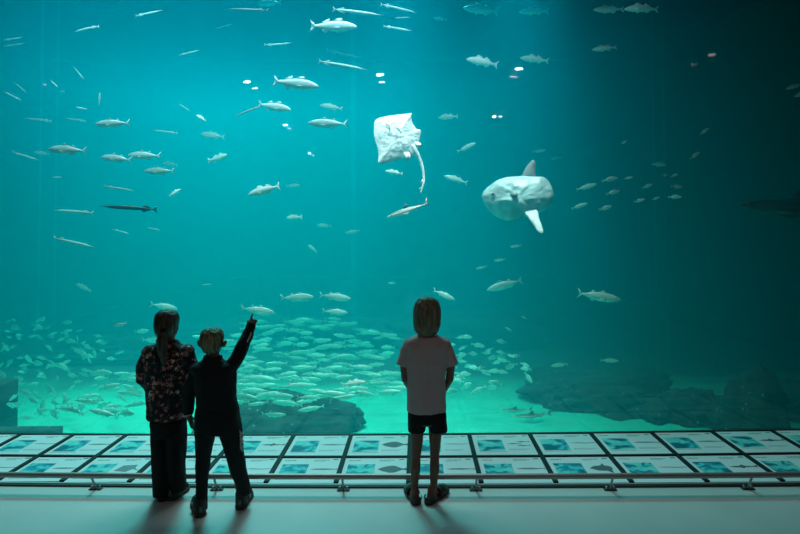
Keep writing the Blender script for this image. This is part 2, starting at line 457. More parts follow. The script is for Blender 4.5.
# ------------------------------------------------------------------ information panels
_c = {2: ((74, 436), (14.8, 472)), 3: ((126.7, 436.4), (76.8, 472.2)), 6: ((294.6, 436.4), (270.6, 475.5)), 7: ((351, 436.4), (338.8, 475.7)), 9: ((468.7, 435.8), (479.5, 475.7)),
      10: ((529.4, 434.5), (551, 475.7)), 12: ((651.2, 433.7), (695.7, 473.6)), 13: ((711.8, 433.1), (767.1, 472.2))}
COL = [0] * 16
for _k, (_a, _b) in _c.items(): COL[_k] = (onz(*_a, 0).x + onz(*_b, 0).x) / 2
COL[4] = COL[3] + (COL[6] - COL[3]) / 3; COL[5] = COL[3] + 2 * (COL[6] - COL[3]) / 3; COL[8] = (COL[7] + COL[9]) / 2; COL[11] = (COL[10] + COL[12]) / 2
COL[1] = 2 * COL[2] - COL[3]; COL[0] = 2 * COL[1] - COL[2]; COL[14] = 2 * COL[13] - COL[12]; COL[15] = 2 * COL[14] - COL[13]
ZP = .012
def rowy(k, x):
    f, r = front(x) + .062, rear(x) - .035
    mid = f + (r - f) * .485
    return (mid + .018, r) if k == 0 else (f, mid - .010)
def photo_mat(seed):
    m = bpy.data.materials.new('photo'); m.use_nodes = True; nt = m.node_tree; b = nt.nodes['Principled BSDF']
    N = nt.nodes.new; L = nt.links.new
    tc = N('ShaderNodeTexCoord'); mp = N('ShaderNodeMapping'); mp.inputs['Location'].default_value = (seed * 1.7, seed * .9, seed)
    n = N('ShaderNodeTexNoise'); n.inputs['Scale'].default_value = 9; n.inputs['Detail'].default_value = 2; n.inputs['Distortion'].default_value = .6
    r = N('ShaderNodeValToRGB'); e = r.color_ramp.elements
    e[0].position = .40; e[0].color = (.008, .17, .24, 1); e[1].position = .66; e[1].color = (.30, .78, .74, 1)
    k = e.new(.49); k.color = (.03, .36, .52, 1); k = e.new(.53); k.color = (.06, .66, .64, 1)
    L(tc.outputs['Object'], mp.inputs[0]); L(mp.outputs[0], n.inputs['Vector']); L(n.outputs['Fac'], r.inputs[0]); L(r.outputs[0], b.inputs['Base Color'])
    b.inputs['Roughness'].default_value = .35
    M['photo%d' % seed] = m
for s in range(6): photo_mat(s)

def drawing(kind, bm, c, u, v, L):
    """flat printed fish drawing: c centre, u along, v across (up in the print)"""
    def pts(lst): return [c + u * (a * L) + v * (b * L) for a, b in lst]
    if kind == 'flat':
        prism(bm, pts([(-.5, 0), (-.35, .16), (-.1, .30), (.08, .30), (.28, .12), (.36, .05), (.5, .10), (.5, -.10), (.36, -.05), (.28, -.12), (.08, -.30), (-.1, -.30), (-.35, -.16)]), .0008)
    elif kind == 'slim':
        prism(bm, pts([(-.5, 0), (-.3, .05), (0, .07), (.3, .03), (.4, .015), (.5, .07), (.46, 0), (.5, -.07), (.4, -.015), (.3, -.03), (0, -.06), (-.3, -.045)]), .0008)
    elif kind == 'shark':
        prism(bm, pts([(-.5, 0), (-.3, .06), (-.12, .07), (-.03, .19), (.04, .07), (.3, .03), (.5, .14), (.42, 0), (.45, -.06), (.3, -.02), (0, -.05), (-.08, -.15), (-.14, -.06), (-.3, -.05)]), .0008)
    elif kind == 'round':
        prism(bm, pts([(-.5, 0), (-.3, .2), (0, .27), (.1, .5), (.16, .26), (.34, .18), (.4, 0), (.34, -.18), (.3, -.5), (.12, -.26), (-.2, -.24)]), .0008)
    elif kind == 'eel':
        prism(bm, pts([(-.5, .02), (-.2, .06), (.1, .02), (.4, .05), (.5, .02), (.4, .02), (.1, -.02), (-.2, .01)]), .0008)
    elif kind == 'ray':
        prism(bm, pts([(-.45, -.2), (-.3, .3), (.2, .36), (.22, .05), (.5, -.22), (.18, -.02), (.02, -.3)]), .0008)
    elif kind == 'three':
        for dx, dy in ((.15, .22), (-.2, 0), (.12, -.2)):
            prism(bm, [c + u * ((a * .5 + dx) * L) + v * ((b * .6 + dy) * L) for a, b in [(-.5, 0), (-.1, .1), (.35, .02), (.5, .09), (.5, -.09), (.35, -.02), (-.1, -.1)]], .0008)
kinds = {(0, 0): 'slim', (1, 0): 'eel', (2, 0): 'slim', (3, 0): 'slim', (4, 0): 'slim', (5, 0): 'shark', (6, 0): 'slim', (7, 0): 'flat', (8, 0): 'eel', (9, 0): 'three', (10, 0): 'eel', (11, 0): 'slim', (12, 0): 'slim', (13, 0): 'shark', (14, 0): 'slim',
         (0, 1): 'eel', (1, 1): 'eel', (2, 1): 'slim', (3, 1): 'ray', (4, 1): 'slim', (5, 1): 'eel', (6, 1): 'slim', (7, 1): 'flat', (8, 1): 'slim', (9, 1): 'slim', (10, 1): 'round', (11, 1): 'eel', (12, 1): 'shark', (13, 1): 'ray', (14, 1): 'slim'}
words_ = {'slim': 'a slim fish', 'eel': 'a thin eel-like fish', 'shark': 'a small shark', 'flat': 'a diamond-shaped flatfish', 'three': 'three small fish', 'round': 'a dark round sunfish', 'ray': 'a pale angular ray'}
place_ = {2: 'second from the left edge', 3: 'left of the floral blouse', 4: 'behind the floral-bloused person', 5: 'between the paired persons', 6: 'first right of pointing person', 7: 'just left of bare legs',
          8: 'behind the bare legs', 9: 'first right of bare legs', 10: 'second right of bare legs', 11: 'third right of bare legs', 12: 'fourth right of bare legs', 13: 'fifth right of bare legs', 14: 'cut by the right edge', 1: 'cut by the left edge', 0: 'outermost at the left edge'}
for c in range(0, 15):
    for k in (0, 1):
        x0, x1 = COL[c] + .018, COL[c + 1] - .018
        xc = (x0 + x1) / 2
        y0, y1 = rowy(k, xc)
        kd = kinds[(c, k)]
        root = empty('information_panel', (xc, (y0 + y1) / 2, .0045), 'sign with drawing of %s, %s row, %s' % (words_[kd], 'upper' if k == 0 else 'lower', place_[c]), 'information panel', 'information panels in front of the tank window')
        bm = bmesh.new(); box(bm, (x0, y0, .0048), (x1, y1, ZP), bev=.002); obj('board', bm, 'panel_board', root, smooth=False)
        W, H = x1 - x0, y1 - y0
        px0 = x0 + W * .07; px1 = x0 + W * .50
        bm = bmesh.new(); box(bm, (px0, y1 - .40, ZP + .0002), (px1, y1 - .135, ZP + .0012)); obj('photo', bm, 'photo%d' % ((c * 3 + k * 2) % 6), root, smooth=False)
        dark = kd == 'round' or (c, k) in ((7, 0), (7, 1))
        bm = bmesh.new(); drawing(kd, bm, Vector((x0 + W * .775, y1 - .235, ZP + .001)), Vector((1, 0, 0)), Vector((0, 1, 0)), W * (.45 if kd != 'round' else .38))
        obj('illustration', bm, 'panel_ink' if dark or kd in ('eel', 'shark') else 'panel_ink_light', root, smooth=False)
        # rows of small print, too small to read in the photograph
        rr = random.Random(c * 7 + k)
        for (ax, ay, n_, hh) in ((.56, .045, 7, .010), (.56, .068, 5, .006), (.07, .050, 5, .012), (.07, .42, 12, .006), (.56, .36, 10, .005), (.56, .38, 8, .005)):
            bm = bmesh.new(); xx = x0 + W * ax
            for q in range(n_):
                wd = rr.uniform(.008, .018)
                if y1 - ay - hh < y0 + .01 or xx + wd > x1 - .01: break
                box(bm, (xx, y1 - ay - hh, ZP + .0002), (xx + wd, y1 - ay, ZP + .0009)); xx += wd + .005
            if len(bm.verts): obj('lettering', bm, 'panel_ink_light', root, smooth=False)
            else: bm.free()
        bm = bmesh.new(); box(bm, (x1 - .062, y1 - .045, ZP + .0002), (x1 - .022, y1 - .028, ZP + .0010)); obj('emblem', bm, 'panel_logo', root, smooth=False)
gr = empty('panel_frame', (0, 4.9, .004), 'dark metal grid holding the information panels along the foot of the window', 'frame')
for x in COL[1:]:
    y0 = rowy(1, x)[0]; y1 = rear(x) - .031
    bm = bmesh.new(); box(bm, (x - .017, y0, .0045), (x + .017, y1, .022)); obj('cross_bar', bm, 'frame_bar', gr, smooth=False)
bm = bmesh.new(); strip(bm, lambda x: rowy(1, x)[1] + .001, lambda x: rowy(0, x)[0] - .001, .0046, .0225); obj('middle_bar', bm, 'frame_bar', gr, smooth=False)

# ------------------------------------------------------------------ foot rail
def raily(x): return front(x) - .10
rl = empty('foot_rail', (0, 4.35, 0), 'long low round metal rail on small brackets in front of the information panels', 'rail')
bm = bmesh.new(); tube(bm, [(x, raily(x), .122) for x in xs if abs(x) < 5.4], .019, n=16); obj('rail', bm, 'steel', rl)
for x in (-4.1, -3.2, -2.3, -1.43, -.53, .405, 1.35, 2.32, 3.25):
    y = raily(x)
    br = bmesh.new()
    tube(br, [(x, y + .062, .008), (x, y + .050, .03), (x, y + .004, .104)], [.009, .008, .008], n=10)
    q = obj('bracket', br, 'steel', rl)
    bm = bmesh.new(); box(bm, (x - .045, y + .044, .0006), (x + .045, y + .080, .008), bev=.003); obj('base_plate', bm, 'black_metal', q, smooth=False)
    for sx in (-.026, .026):
        bm = bmesh.new(); tube(bm, [(x + sx, y + .062, .0075), (x + sx, y + .062, .020)], .010, n=10); obj('bolt', bm, 'bolt', q)

# ------------------------------------------------------------------ ceiling lamps (seen mirrored in the glass)
LAMPS = [(247, 80, 'lamp_glow', 1), (380, 73, 'lamp_glow', 1), (285, 124, 'lamp_glow', .8), (309, 152, 'lamp_glow', .8), (519, 67, 'lamp_glow', 1), (494, 115, 'lamp_glow', .8), (501, 115, 'lamp_glow', .6), (712, 53, 'lamp_dim', 1), (43, 83, 'lamp_dim', 1)]
LW = ['above and behind the pointing boy', 'in line with the ray', 'deeper in the hall behind the first one', 'deepest in the hall', 'right of the middle of the hall', 'deeper in the hall, right of the middle', 'beside its twin deeper in the hall', 'dim, near the right wall', 'dim, near the left wall']
for (px, py, m, sc), lw in zip(LAMPS, LW):
    d = (at(px, py, 1.0) - Vector((0, 0, CAMZ)))
    # which pane, mirror the ray in its front face
    best = None
    for a, b in zip(knots, knots[1:]):
        A = Vector((a, rear(a), 0)); B = Vector((b, rear(b), 0)); n = Vector((A.y - B.y, B.x - A.x, 0)).normalized()
        t = A.dot(n) / d.dot(n); hit = d * t
        if a <= hit.x <= b: best = (hit + Vector((0, 0, CAMZ)), n)
    hit, n = best; r = d - 2 * d.dot(n) * n
    t = (4.29 - hit.z) / r.z; p = hit + r * t
    p.y = max(p.y, -11.7); p.x = max(XL + .15, min(XR - .15, p.x))
    rt = empty('ceiling_lamp', (p.x, p.y, 4.32), 'small ceiling downlight mirrored in the glass, %s' % lw, 'lamp', 'downlights in the hall ceiling')
    rad = .056 * sc
    bm = bmesh.new(); tube(bm, [(p.x, p.y, 4.31), (p.x, p.y, 4.27)], rad * 1.25, n=20, rounded=False); obj('housing', bm, 'lamp_housing', rt)
    bm = bmesh.new(); blob(bm, (p.x, p.y, 4.265), (rad, rad, .02)); obj('bulb', bm, m, rt)

# ------------------------------------------------------------------ lights in the tank
def area(loc, tgt, size, e, c=(1, 1, 1), spread=180):
    l = bpy.data.lights.new('tank_light', 'AREA'); l.energy = e; l.size = size; l.color = c; l.spread = R(spread); l.shape = 'DISK'
    o = bpy.data.objects.new('tank_light', l); C.objects.link(o); o.location = loc
    o.rotation_euler = (Vector(tgt) - Vector(loc)).to_track_quat('-Z', 'Y').to_euler()
    return o
area((-5.0, 21, 18), (-3.2, 11.3, -1.2), 6, 1200, (.12, .88, 1), 46)
def bar(loc, tgt, sx, sy, e, c, spread):
    o = area(loc, tgt, sx, e, c, spread); o.data.shape = 'RECTANGLE'; o.data.size = sx; o.data.size_y = sy
bar((-1.6, 7.7, 7.5), (-1.6, 5.6, 0), 5.0, .6, 135, (.80, .86, .90), 110)      # lamps over the tank, behind the window head
bar((-1.7, 6.3, 7.0), (-1.5, 8.0, 2.6), 8.6, .3, 240, (.50, .86, .95), 70)
area((-.15, 6.25, 7.0), (-.15, 6.9, 2.75), .4, 22, (.75, .92, 1), 30)  # narrow spot added to brighten the ray alone
area((1.1, 6.3, 7.0), (1.15, 7.15, 2.2), .4, 20, (.70, .92, 1), 28)  # second added spot, aimed only at the sunfish to lift it
# ------------------------------------------------------------------ people
def oval(c, rx, ry, n=28, e=2.3, tilt=0):
    out = []
    for k in range(n):
        a = 2 * math.pi * k / n; ca, sa = math.cos(a), math.sin(a)
        x = math.copysign(abs(ca) ** (2 / e), ca) * rx; y = math.copysign(abs(sa) ** (2 / e), sa) * ry
        out.append(Vector((c[0] + x, c[1] + y, c[2] + tilt * x)))
    return out

def loftpx(bm, D, rows, e=2.3):
    """rows: (py, x0, x1, half depth, shift in depth)"""
    rings = []
    for r in rows:
        py, x0, x1, ry = r[:4]; dy = r[4] if len(r) > 4 else 0
        a = at(x0, py, D); b = at(x1, py, D)
        rings.append(oval(((a.x + b.x) / 2, D + dy, (a.z + b.z) / 2), (b.x - a.x) / 2, ry, e=e))
    ring_loft(bm, rings)

def limb(bm, D, rows, squash=1.0, n=16):
    """rows: (px, py, shift in depth, radius)"""
    tube(bm, [at(r[0], r[1], D + r[2]) for r in rows], [r[3] for r in rows], n=n, squash=squash)

def P(D, r): return at(r[0], r[1], D + (r[2] if len(r) > 2 else 0))

def head(bm, c, w, face, h=.115, ears=True):
    """skull, jaw, nose, ears; face = unit vector the face looks along, c = head centre"""
    f = Vector(face).normalized(); s = f.cross(Vector((0, 0, 1))).normalized(); u = Vector((0, 0, 1))
    rot = Matrix((s, f, u)).transposed()
    c = Vector(c)
    blob(bm, c + u * h * .18, (w, w * 1.18, h * .86), rot)
    blob(bm, c + f * w * .25 - u * h * .42, (w * .72, w * .82, h * .55), rot)
    blob(bm, c + f * w * .62 - u * h * .88, (w * .32, w * .3, h * .16), rot)         # chin
    tube(bm, [c + f * w * 1.05 + u * h * .12, c + f * w * 1.22 - u * h * .22], [.007, .012], n=10)   # nose
    for q in (-1, 1):
        blob(bm, c + f * w * .55 + s * w * q * .45 - u * h * .25, (w * .38, w * .33, h * .28), rot)   # cheeks
        if ears: blob(bm, c + s * q * w * 1.02 - f * w * .08 - u * h * .1, (.009, .017, .028), rot)
    return rot, f, s, u

def facebits(root, c, w, fr, h=.115):
    rot, f, s, u = fr; c = Vector(c)
    for q in (-1, 1):
        p = c + f * w * .93 + s * w * q * .38 + u * h * .10
        bm = bmesh.new(); blob(bm, p, (.0115, .009, .0062), rot, seg=14); e = obj('eye', bm, 'eye_white', root)
        bm = bmesh.new(); blob(bm, p + f * .0065, (.0048, .0034, .0046), rot, seg=10); obj('iris', bm, 'iris', e)
    bm = bmesh.new(); blob(bm, c + f * w * .98 - u * h * .52, (.019, .008, .006), rot, seg=14); obj('mouth', bm, 'lip', root)

def hand(bm, wrist, d, side, n, size=.13, curl=.35, point=False):
    """wrist point, d = direction of the hand, side = towards the thumb, n = palm normal"""
    d = Vector(d).normalized(); n = Vector(n); n = (n - d * n.dot(d)).normalized(); side = Vector(side); side = (side - d * side.dot(d) - n * side.dot(n)).normalized()
    w = Vector(wrist); L = size
    rot = Matrix((side, d, n)).transposed()
    tube(bm, [w - d * .01, w + d * L * .12], [L * .16, L * .17], n=12)
    blob(bm, w + d * L * .28, (L * .25, L * .29, L * .11), rot)
    lens = (.42, .46, .43, .34)
    for i, ln in enumerate(lens):
        b = w + d * L * .46 + side * L * (.18 - .12 * i)
        cu = curl if not (point and i == 0) else .02
        if point and i > 0: cu = 1.15
        p0 = b - d * L * .12; p1 = b + d * L * .04
        dd = (d * math.cos(cu) + n * math.sin(cu)); p2 = p1 + dd * L * ln * .42
        dd = (d * math.cos(cu * 2.1) + n * math.sin(cu * 2.1)); p3 = p2 + dd * L * ln * .32
        dd = (d * math.cos(cu * 2.8) + n * math.sin(cu * 2.8)); p4 = p3 + dd * L * ln * .24
        tube(bm, [p0, p1, p2, p3, p4], [.0078, .0078, .0070, .0064, .0055], n=10)
    b = w + d * L * .12 + side * L * .17
    t1 = (d * .7 + side * .75 + n * .25).normalized(); t2 = (d * .95 + side * .25 + n * .35).normalized()
    tube(bm, [b - side * .012, b + t1 * L * .20, b + t1 * L * .20 + t2 * L * .2], [.011, .0088, .0068], n=10)

def hairflow(o, amp=.004, f=55):
    me = o.data
    for v in me.vertices:
        q = Vector((v.co.x * f, v.co.y * f, v.co.z * 5))
        v.co += v.normal * amp * noise.noise(q)

def shoe(root, D, heel, toe, w=.037, h=.055, light=None):
    """heel and toe pixels on the floor"""
    a = onz(heel[0], heel[1], 0); b = onz(toe[0], toe[1], 0)
    d = (b - a).normalized(); L = (b - a).length; s = d.cross(Vector((0, 0, 1)))
    def outline(k, z, off=0):
        prof = [(0, .0), (.02, .55), (.12, .82), (.35, .78), (.55, .92), (.75, 1.05), (.9, .85), (.98, .45), (1, 0)]
        pts = [a + d * (L * t) + s * (w * k * q) + Vector((0, 0, z)) for t, q in prof] + [a + d * (L * t) - s * (w * k * q * .95) + Vector((0, 0, z)) for t, q in prof[-2:0:-1]]
        return pts
    bm = bmesh.new(); ring_loft(bm, [outline(1.02, .001), outline(1.08, .012), outline(1.0, .026)]); so = obj('sole', bm, 'shoe_sole', root)
    bm = bmesh.new()
    tube(bm, [a + d * .045 + Vector((0, 0, .030)), a + d * L * .5 + Vector((0, 0, .034)), a + d * (L - .035) + Vector((0, 0, .028))], [w * .86, w * .92, w * .8], n=16)
    tube(bm, [a + d * .045 + Vector((0, 0, .03)), a + d * .048 + Vector((0, 0, .06 + h * .5))], [w * .84, w * .88], n=16)
    tube(bm, [a + d * .05 + Vector((0, 0, .065)), a + d * L * .55 + Vector((0, 0, .045))], [w * .8, w * .7], n=16)
    r = remesh('shoe', bm, 'shoe_dark', root, voxel=.004, smooth=4)
    so.parent = r
    bm = bmesh.new()
    for q in (-1, 1):
        p = a + d * L * .42 + s * q * w * .93 + Vector((0, 0, .05))
        prism(bm, [p - d * .03 - Vector((0, 0, .012)), p + d * .012 + Vector((0, 0, -.014)), p + d * .03 + Vector((0, 0, .004)), p - d * .008 + Vector((0, 0, .010))], .006)
    obj('side_patch', bm, 'shoe_trim', r)
    bm = bmesh.new()
    p = a + d * .004 + Vector((0, 0, .052)); prism(bm, [p + s * .010 - Vector((0, 0, .02)), p - s * .010 - Vector((0, 0, .02)), p - s * .008 + Vector((0, 0, .02)), p + s * .008 + Vector((0, 0, .02))], .008)
    obj('heel_tab', bm, 'shoe_trim', r)
    return r

# --- child in the pale T-shirt, right
D = onz(422, 505.2, 0).y + .058
kc = empty('person', (at(427, 500, D).x, D, 0), 'person standing alone in pale T-shirt, black shorts and sandals, with chin-length fair hair', 'person')
hc = at(427, 316.5, D + .01)
bm = bmesh.new()
fr = head(bm, hc, .071, (0, 1, .0), .108)
tube(bm, [at(427, 326, D), at(427, 344, D)], [.042, .046], n=16)
loftpx(bm, D, [(336, 417, 437, .04), (342, 409, 446, .06), (352, 408, 446, .075), (375, 410, 444, .075), (395, 412, 442, .07), (408, 411, 443, .075), (418, 410, 444, .08), (424, 412, 442, .07)])
for sg in (-1, 1):
    X = lambda x: 427.5 + sg * x
    limb(bm, D, [(X(18), 345, 0, .035), (X(23.5), 362, .0, .032), (X(22.2), 379, .01, .027), (X(16), 391, .10, .021), (X(12.5), 396, .13, .017)])
    hand(bm, at(X(12.5), 396, D + .135), (-sg * .9, .35, -.2), (0, .3, 1), (-.2 * sg, -1, 0), .125, .5)
limb(bm, D, [(417, 414, 0, .058), (417.2, 430, .005, .047), (416.8, 446, .01, .039), (416, 457, .005, .031), (415.6, 468, -.005, .034), (414.8, 482, 0, .025), (414.2, 492, 0, .023), (413.6, 498, .0, .026)])
limb(bm, D, [(437, 414, 0, .058), (435.3, 430, .005, .047), (435, 446, .01, .037), (434.6, 457, .005, .031), (434.6, 468, -.005, .034), (433.8, 482, 0, .025), (433.2, 492, 0, .023), (433.4, 498, .0, .026)])
SA = [(417.0, 505.5), (408.5, 489.5)]; SB = [(427.5, 505), (446, 490.5)]
for hl, to in (SA, SB):
    a = onz(*hl, 0); b = onz(*to, 0); d = (b - a).normalized(); L = (b - a).length
    tube(bm, [a + d * .035 + Vector((0, 0, .045)), a + d * L * .5 + Vector((0, 0, .045)), a + d * (L - .035) + Vector((0, 0, .033))], [.026, .029, .026], n=14, squash=.7)
    tube(bm, [a + d * .04 + Vector((0, 0, .04)), a + d * .055 + Vector((0, 0, .10))], [.025, .024], n=14)
body = remesh('body', bm, 'skin', kc, voxel=.0042, smooth=5)
facebits(kc, hc, .071, fr, .108)
# sandals
for hl, to in (SA, SB):
    a = onz(*hl, 0); b = onz(*to, 0); d = (b - a).normalized(); L = (b - a).length; s = d.cross(Vector((0, 0, 1)))
    prof = [(0, .0), (.03, .6), (.14, .85), (.4, .8), (.6, .95), (.78, 1.08), (.92, .85), (1, 0)]
    def ol(k, z): return [a - d * .008 + d * ((L + .016) * t) + s * (.040 * k * q) + Vector((0, 0, z)) for t, q in prof] + [a - d * .008 + d * ((L + .016) * t) - s * (.040 * k * q) + Vector((0, 0, z)) for t, q in prof[-2:0:-1]]
    bm = bmesh.new(); ring_loft(bm, [ol(.95, .001), ol(1.08, .012), ol(1.08, .024), ol(.9, .027)]); sd = obj('sandal', bm, 'sandal', kc)
    bm = bmesh.new()
    for t0, t1, z in ((.42, .86, .058),):
        rings = []
        for k in range(9):
            ang = math.pi * k / 8
            off = s * (math.cos(ang) * .044); zz = .018 + math.sin(ang) * (z - .004)
            p0 = a + d * L * t0 + off + Vector((0, 0, zz + .006)); p1 = a + d * L * t1 + off * .92 + Vector((0, 0, zz * .82))
            rings.append([p0, p1, p1 + off * .06 + Vector((0, 0, .004)), p0 + off * .08 + Vector((0, 0, .005))])
        ring_loft(bm, rings)
    obj('strap', bm, 'sandal', sd)
    bm = bmesh.new()
    rings = []
    for k in range(9):
        ang = math.pi * k / 8
        c0 = a + d * (.05 - math.sin(ang) * .058) + s * (math.cos(ang) * .040) + Vector((0, 0, .040))
        rings.append([c0 + Vector((0, 0, -.009)), c0 + Vector((0, 0, .009)), c0 + Vector((0, 0, .009)) - d * .003 + s * (math.cos(ang) * .003), c0 + Vector((0, 0, -.009)) - d * .003 + s * (math.cos(ang) * .003)])
    ring_loft(bm, rings); obj('heel_strap', bm, 'sandal', sd)
# T-shirt
bm = bmesh.new()
loftpx(bm, D, [(334.5, 418, 436, .048), (337, 411, 444, .062), (340, 406, 449, .075), (346, 404, 450.5, .088), (354, 404.5, 449, .092), (366, 406, 447, .092), (380, 407, 445.5, .090), (395, 407, 446, .092), (405, 406.8, 446.3, .098), (411, 406.6, 446.6, .1)])
for sg, tx in ((-1, 402.0), (1, 452.0)):
    a0 = (427.5 + sg * 15.5, 345, 0, .050)
    tube(bm, [at(a0[0], a0[1], D), at(427.5 + sg * 20, 351, D), at(tx + sg * -.3, 365.5, D + .004)], [.047, .048, .044], n=20, squash=1.0, rounded=False)
    blob(bm, at(427.5 + sg * 16.5, 344.5, D), (.05, .062, .045))
remesh('shirt', bm, 'shirt', kc, voxel=.0048, smooth=3, wrinkle=.007, wscale=(13, 13, 9))
# shorts
bm = bmesh.new()
loftpx(bm, D, [(407, 409, 445, .088), (412, 408, 446, .098), (418, 407.8, 446.6, .1), (421, 408, 446.6, .098)])
for x0, x1, xa, xb in ((408, 427, 408.2, 425.2), (428, 446.6, 430, 447.6)):
    loftpx(bm, D, [(414, x0, x1, .08), (421, x0, x1, .085), (430.5, xa, xb, .08)])
remesh('shorts', bm, 'black_cloth', kc, voxel=.005, smooth=2, wrinkle=.004, wscale=(18, 18, 9))
# hair: chin length, straight
bm = bmesh.new()
loftpx(bm, D, [(296.8, 423, 431, .035, -.0), (298.5, 418.5, 435.5, .065, -.0), (302, 415.2, 438.8, .084, -.0), (308, 413.4, 440.6, .094, -.004), (316, 412.8, 441, .092, -.012), (324, 413.4, 440.4, .082, -.022), (330, 415, 438.6, .064, -.032), (333.5, 418, 436, .045, -.036), (335.5, 421.5, 432.5, .025, -.038)], e=2.1)
h = remesh('hair', bm, 'hair_fair', kc, voxel=.0042, smooth=3); hairflow(h, .006, 45)

# --- pointing boy in dark tracksuit
D = onz(200.5, 518, 0).y + .065
kb = empty('person', (at(213, 510, D).x, D, 0), 'person with short blond hair in a black tracksuit, pointing up at the tank', 'person')
hc = at(211.8, 343, D)
FB = (.15, 1, .06)
bm = bmesh.new()
fr = head(bm, hc, .068, FB, .098, ears=False)
for q, ex in ((-1, 199.3), (1, 224.6)):
    blob(bm, at(ex, 343.5, D + .0), (.012, .018, .026), Matrix.Rotation(q * .35, 3, 'Y'))
tube(bm, [at(212.5, 350, D), at(213, 364, D)], [.041, .045], n=16)
loftpx(bm, D, [(360, 205, 221, .04), (366, 202, 227, .055), (380, 200, 231, .065), (400, 201, 232, .065), (412, 200, 234, .07), (420, 200, 234, .065)])
# left arm hanging, right arm pointing
LA = [(198.5, 370, 0, .032), (191.7, 385, .0, .030), (188.8, 398, .01, .028), (188, 411, .03, .023), (189.5, 418, .045, .021)]
RA = [(227, 370, .0, .032), (236.5, 359, .02, .030), (242, 347.5, .05, .028), (247, 336.5, .10, .025), (250, 328.5, .13, .02)]
limb(bm, D, LA); limb(bm, D, RA)
hand(bm, at(189.7, 417.5, D + .045), (.25, .25, -1), (.2, 1, 0), (1, 0, .2), .12, .45)
hand(bm, at(251.3, 327.0, D + .138), (.17, .55, .95), (-.85, .1, .3), (-.1, 1, -.5), .105, .3, point=True)
for leg in ([(205, 416, 0, .055), (204.5, 440, 0, .040), (203, 462, 0, .036), (201.8, 485, 0, .028), (201.2, 503, 0, .024), (201, 509, 0, .025)],
            [(228, 416, 0, .055), (231.5, 440, .01, .040), (233.6, 462, .035, .030), (237.2, 480, .066, .022), (239.4, 492, .088, .021), (239.8, 499, .10, .025)]):
    limb(bm, D, leg)
body = remesh('body', bm, 'skin', kb, voxel=.0042, smooth=4)
facebits(kb, hc, .068, fr, .098)
bm = bmesh.new()
loftpx(bm, D, [(355.5, 203.8, 221.5, .050), (359, 203.2, 222.2, .056), (362, 199.5, 227, .062), (366, 194.5, 233.5, .08), (374, 193.5, 236, .09), (386, 195, 235.6, .094), (398, 196.5, 236.2, .096), (404.5, 196.8, 237.4, .097), (406, 197.5, 236.5, .09)])
tube(bm, [at(197.5, 370, D), at(191.5, 384, D), at(188.6, 397, D + .01), at(188, 411.5, D + .03)], [.049, .047, .043, .033], n=18)
tube(bm, [at(228, 370, D), at(236.5, 359, D + .02), at(242, 347.5, D + .05), at(247, 336.5, D + .10), at(251.2, 325.5, D + .135)], [.050, .047, .043, .040, .033], n=18)
blob(bm, at(198.5, 369.5, D), (.05, .07, .045)); blob(bm, at(228, 369, D), (.055, .07, .05))
jk = remesh('jacket', bm, 'navy_cloth', kb, voxel=.0048, smooth=3, wrinkle=.007, wscale=(14, 14, 10))
# pale chevrons on the cuff and down the sleeve edge, facing the viewer
def chev(bm, c, ax, ay, s, th=.003):
    c = Vector(c); ax = Vector(ax).normalized(); ay = Vector(ay).normalized()
    for q in (-1, 1):
        p = [c + ax * (0) + ay * 0, c + ax * .38 * s, c + ax * (-.12 * s) + ay * q * .55 * s, c + ax * (-.5 * s) + ay * q * .55 * s]
        prism(bm, p, th)
ds = (at(250.4, 329.3, D + .128) - at(242, 347.5, D + .05)).normalized()
for t in (.55, .68, .81, .94):
    c = at(242, 347.5, D + .05).lerp(at(250.4, 329.3, D + .128), t) + Vector((.008, -(.040 - .008 * t), 0)) + ds * -.006
    bm = bmesh.new(); chev(bm, c, ds, Vector((1, -.2, 0)) - ds * ds.x, .040, .005); obj('sleeve_chevron', bm, 'mark_white', jk, smooth=False)
bm = bmesh.new(); tube(bm, [at(187.4, 413.6, D + .03), at(187.6, 415.0, D + .031)], [.034, .033], n=18, rounded=False); obj('cuff_stripe', bm, 'mark_white', jk)
# trousers
bm = bmesh.new()
loftpx(bm, D, [(402, 198, 236.5, .085), (410, 195.5, 238.5, .094), (420, 195, 239.5, .096), (428, 195, 241, .094), (433, 195.2, 241.5, .085)])
for rows in ([(415, 195.5, 216, .085), (428, 195, 215.6, .085), (440, 195.6, 213.5, .075), (455, 196.2, 210.5, .066), (470, 196.3, 208.8, .058), (488, 196.2, 207.4, .05), (500, 196.2, 207.0, .048), (509.5, 196.0, 207.2, .048)],
             [(415, 217, 239, .085), (428, 217.5, 241, .085, .005), (440, 221, 242, .075, .01), (455, 224.5, 242.6, .066, .025), (470, 227.5, 243.8, .058, .05), (482, 229.8, 245, .052, .07), (492, 232.4, 246.2, .048, .09), (500.5, 233.4, 246.4, .048, .10)]):
    loftpx(bm, D, rows)
tr = remesh('trousers', bm, 'navy_cloth', kb, voxel=.005, smooth=2, wrinkle=.006, wscale=(16, 16, 8))
for py in (433.5, 437.5, 441.5, 445.5, 449.5):
    c = at(241.2 + (py - 433) * .05, py, D - .035)
    bm = bmesh.new(); chev(bm, c, (0, 0, -1), (.75, -.66, 0), .036, .005); obj('leg_chevron', bm, 'mark_white', tr, smooth=False)
for py in (419, 423.5):
    c = at(197.0, py, D - .06)
    bm = bmesh.new(); chev(bm, c, (0, 0, -1), (.75, .66, 0), .022, .004); obj('leg_chevron', bm, 'mark_white', tr, smooth=False)
shoe(kb, D, (200.5, 518), (196.5, 501.5), w=.045, h=.065)
shoe(kb, D, (239.5, 510.5), (248.5, 493.5), w=.045, h=.065)
bm = bmesh.new()
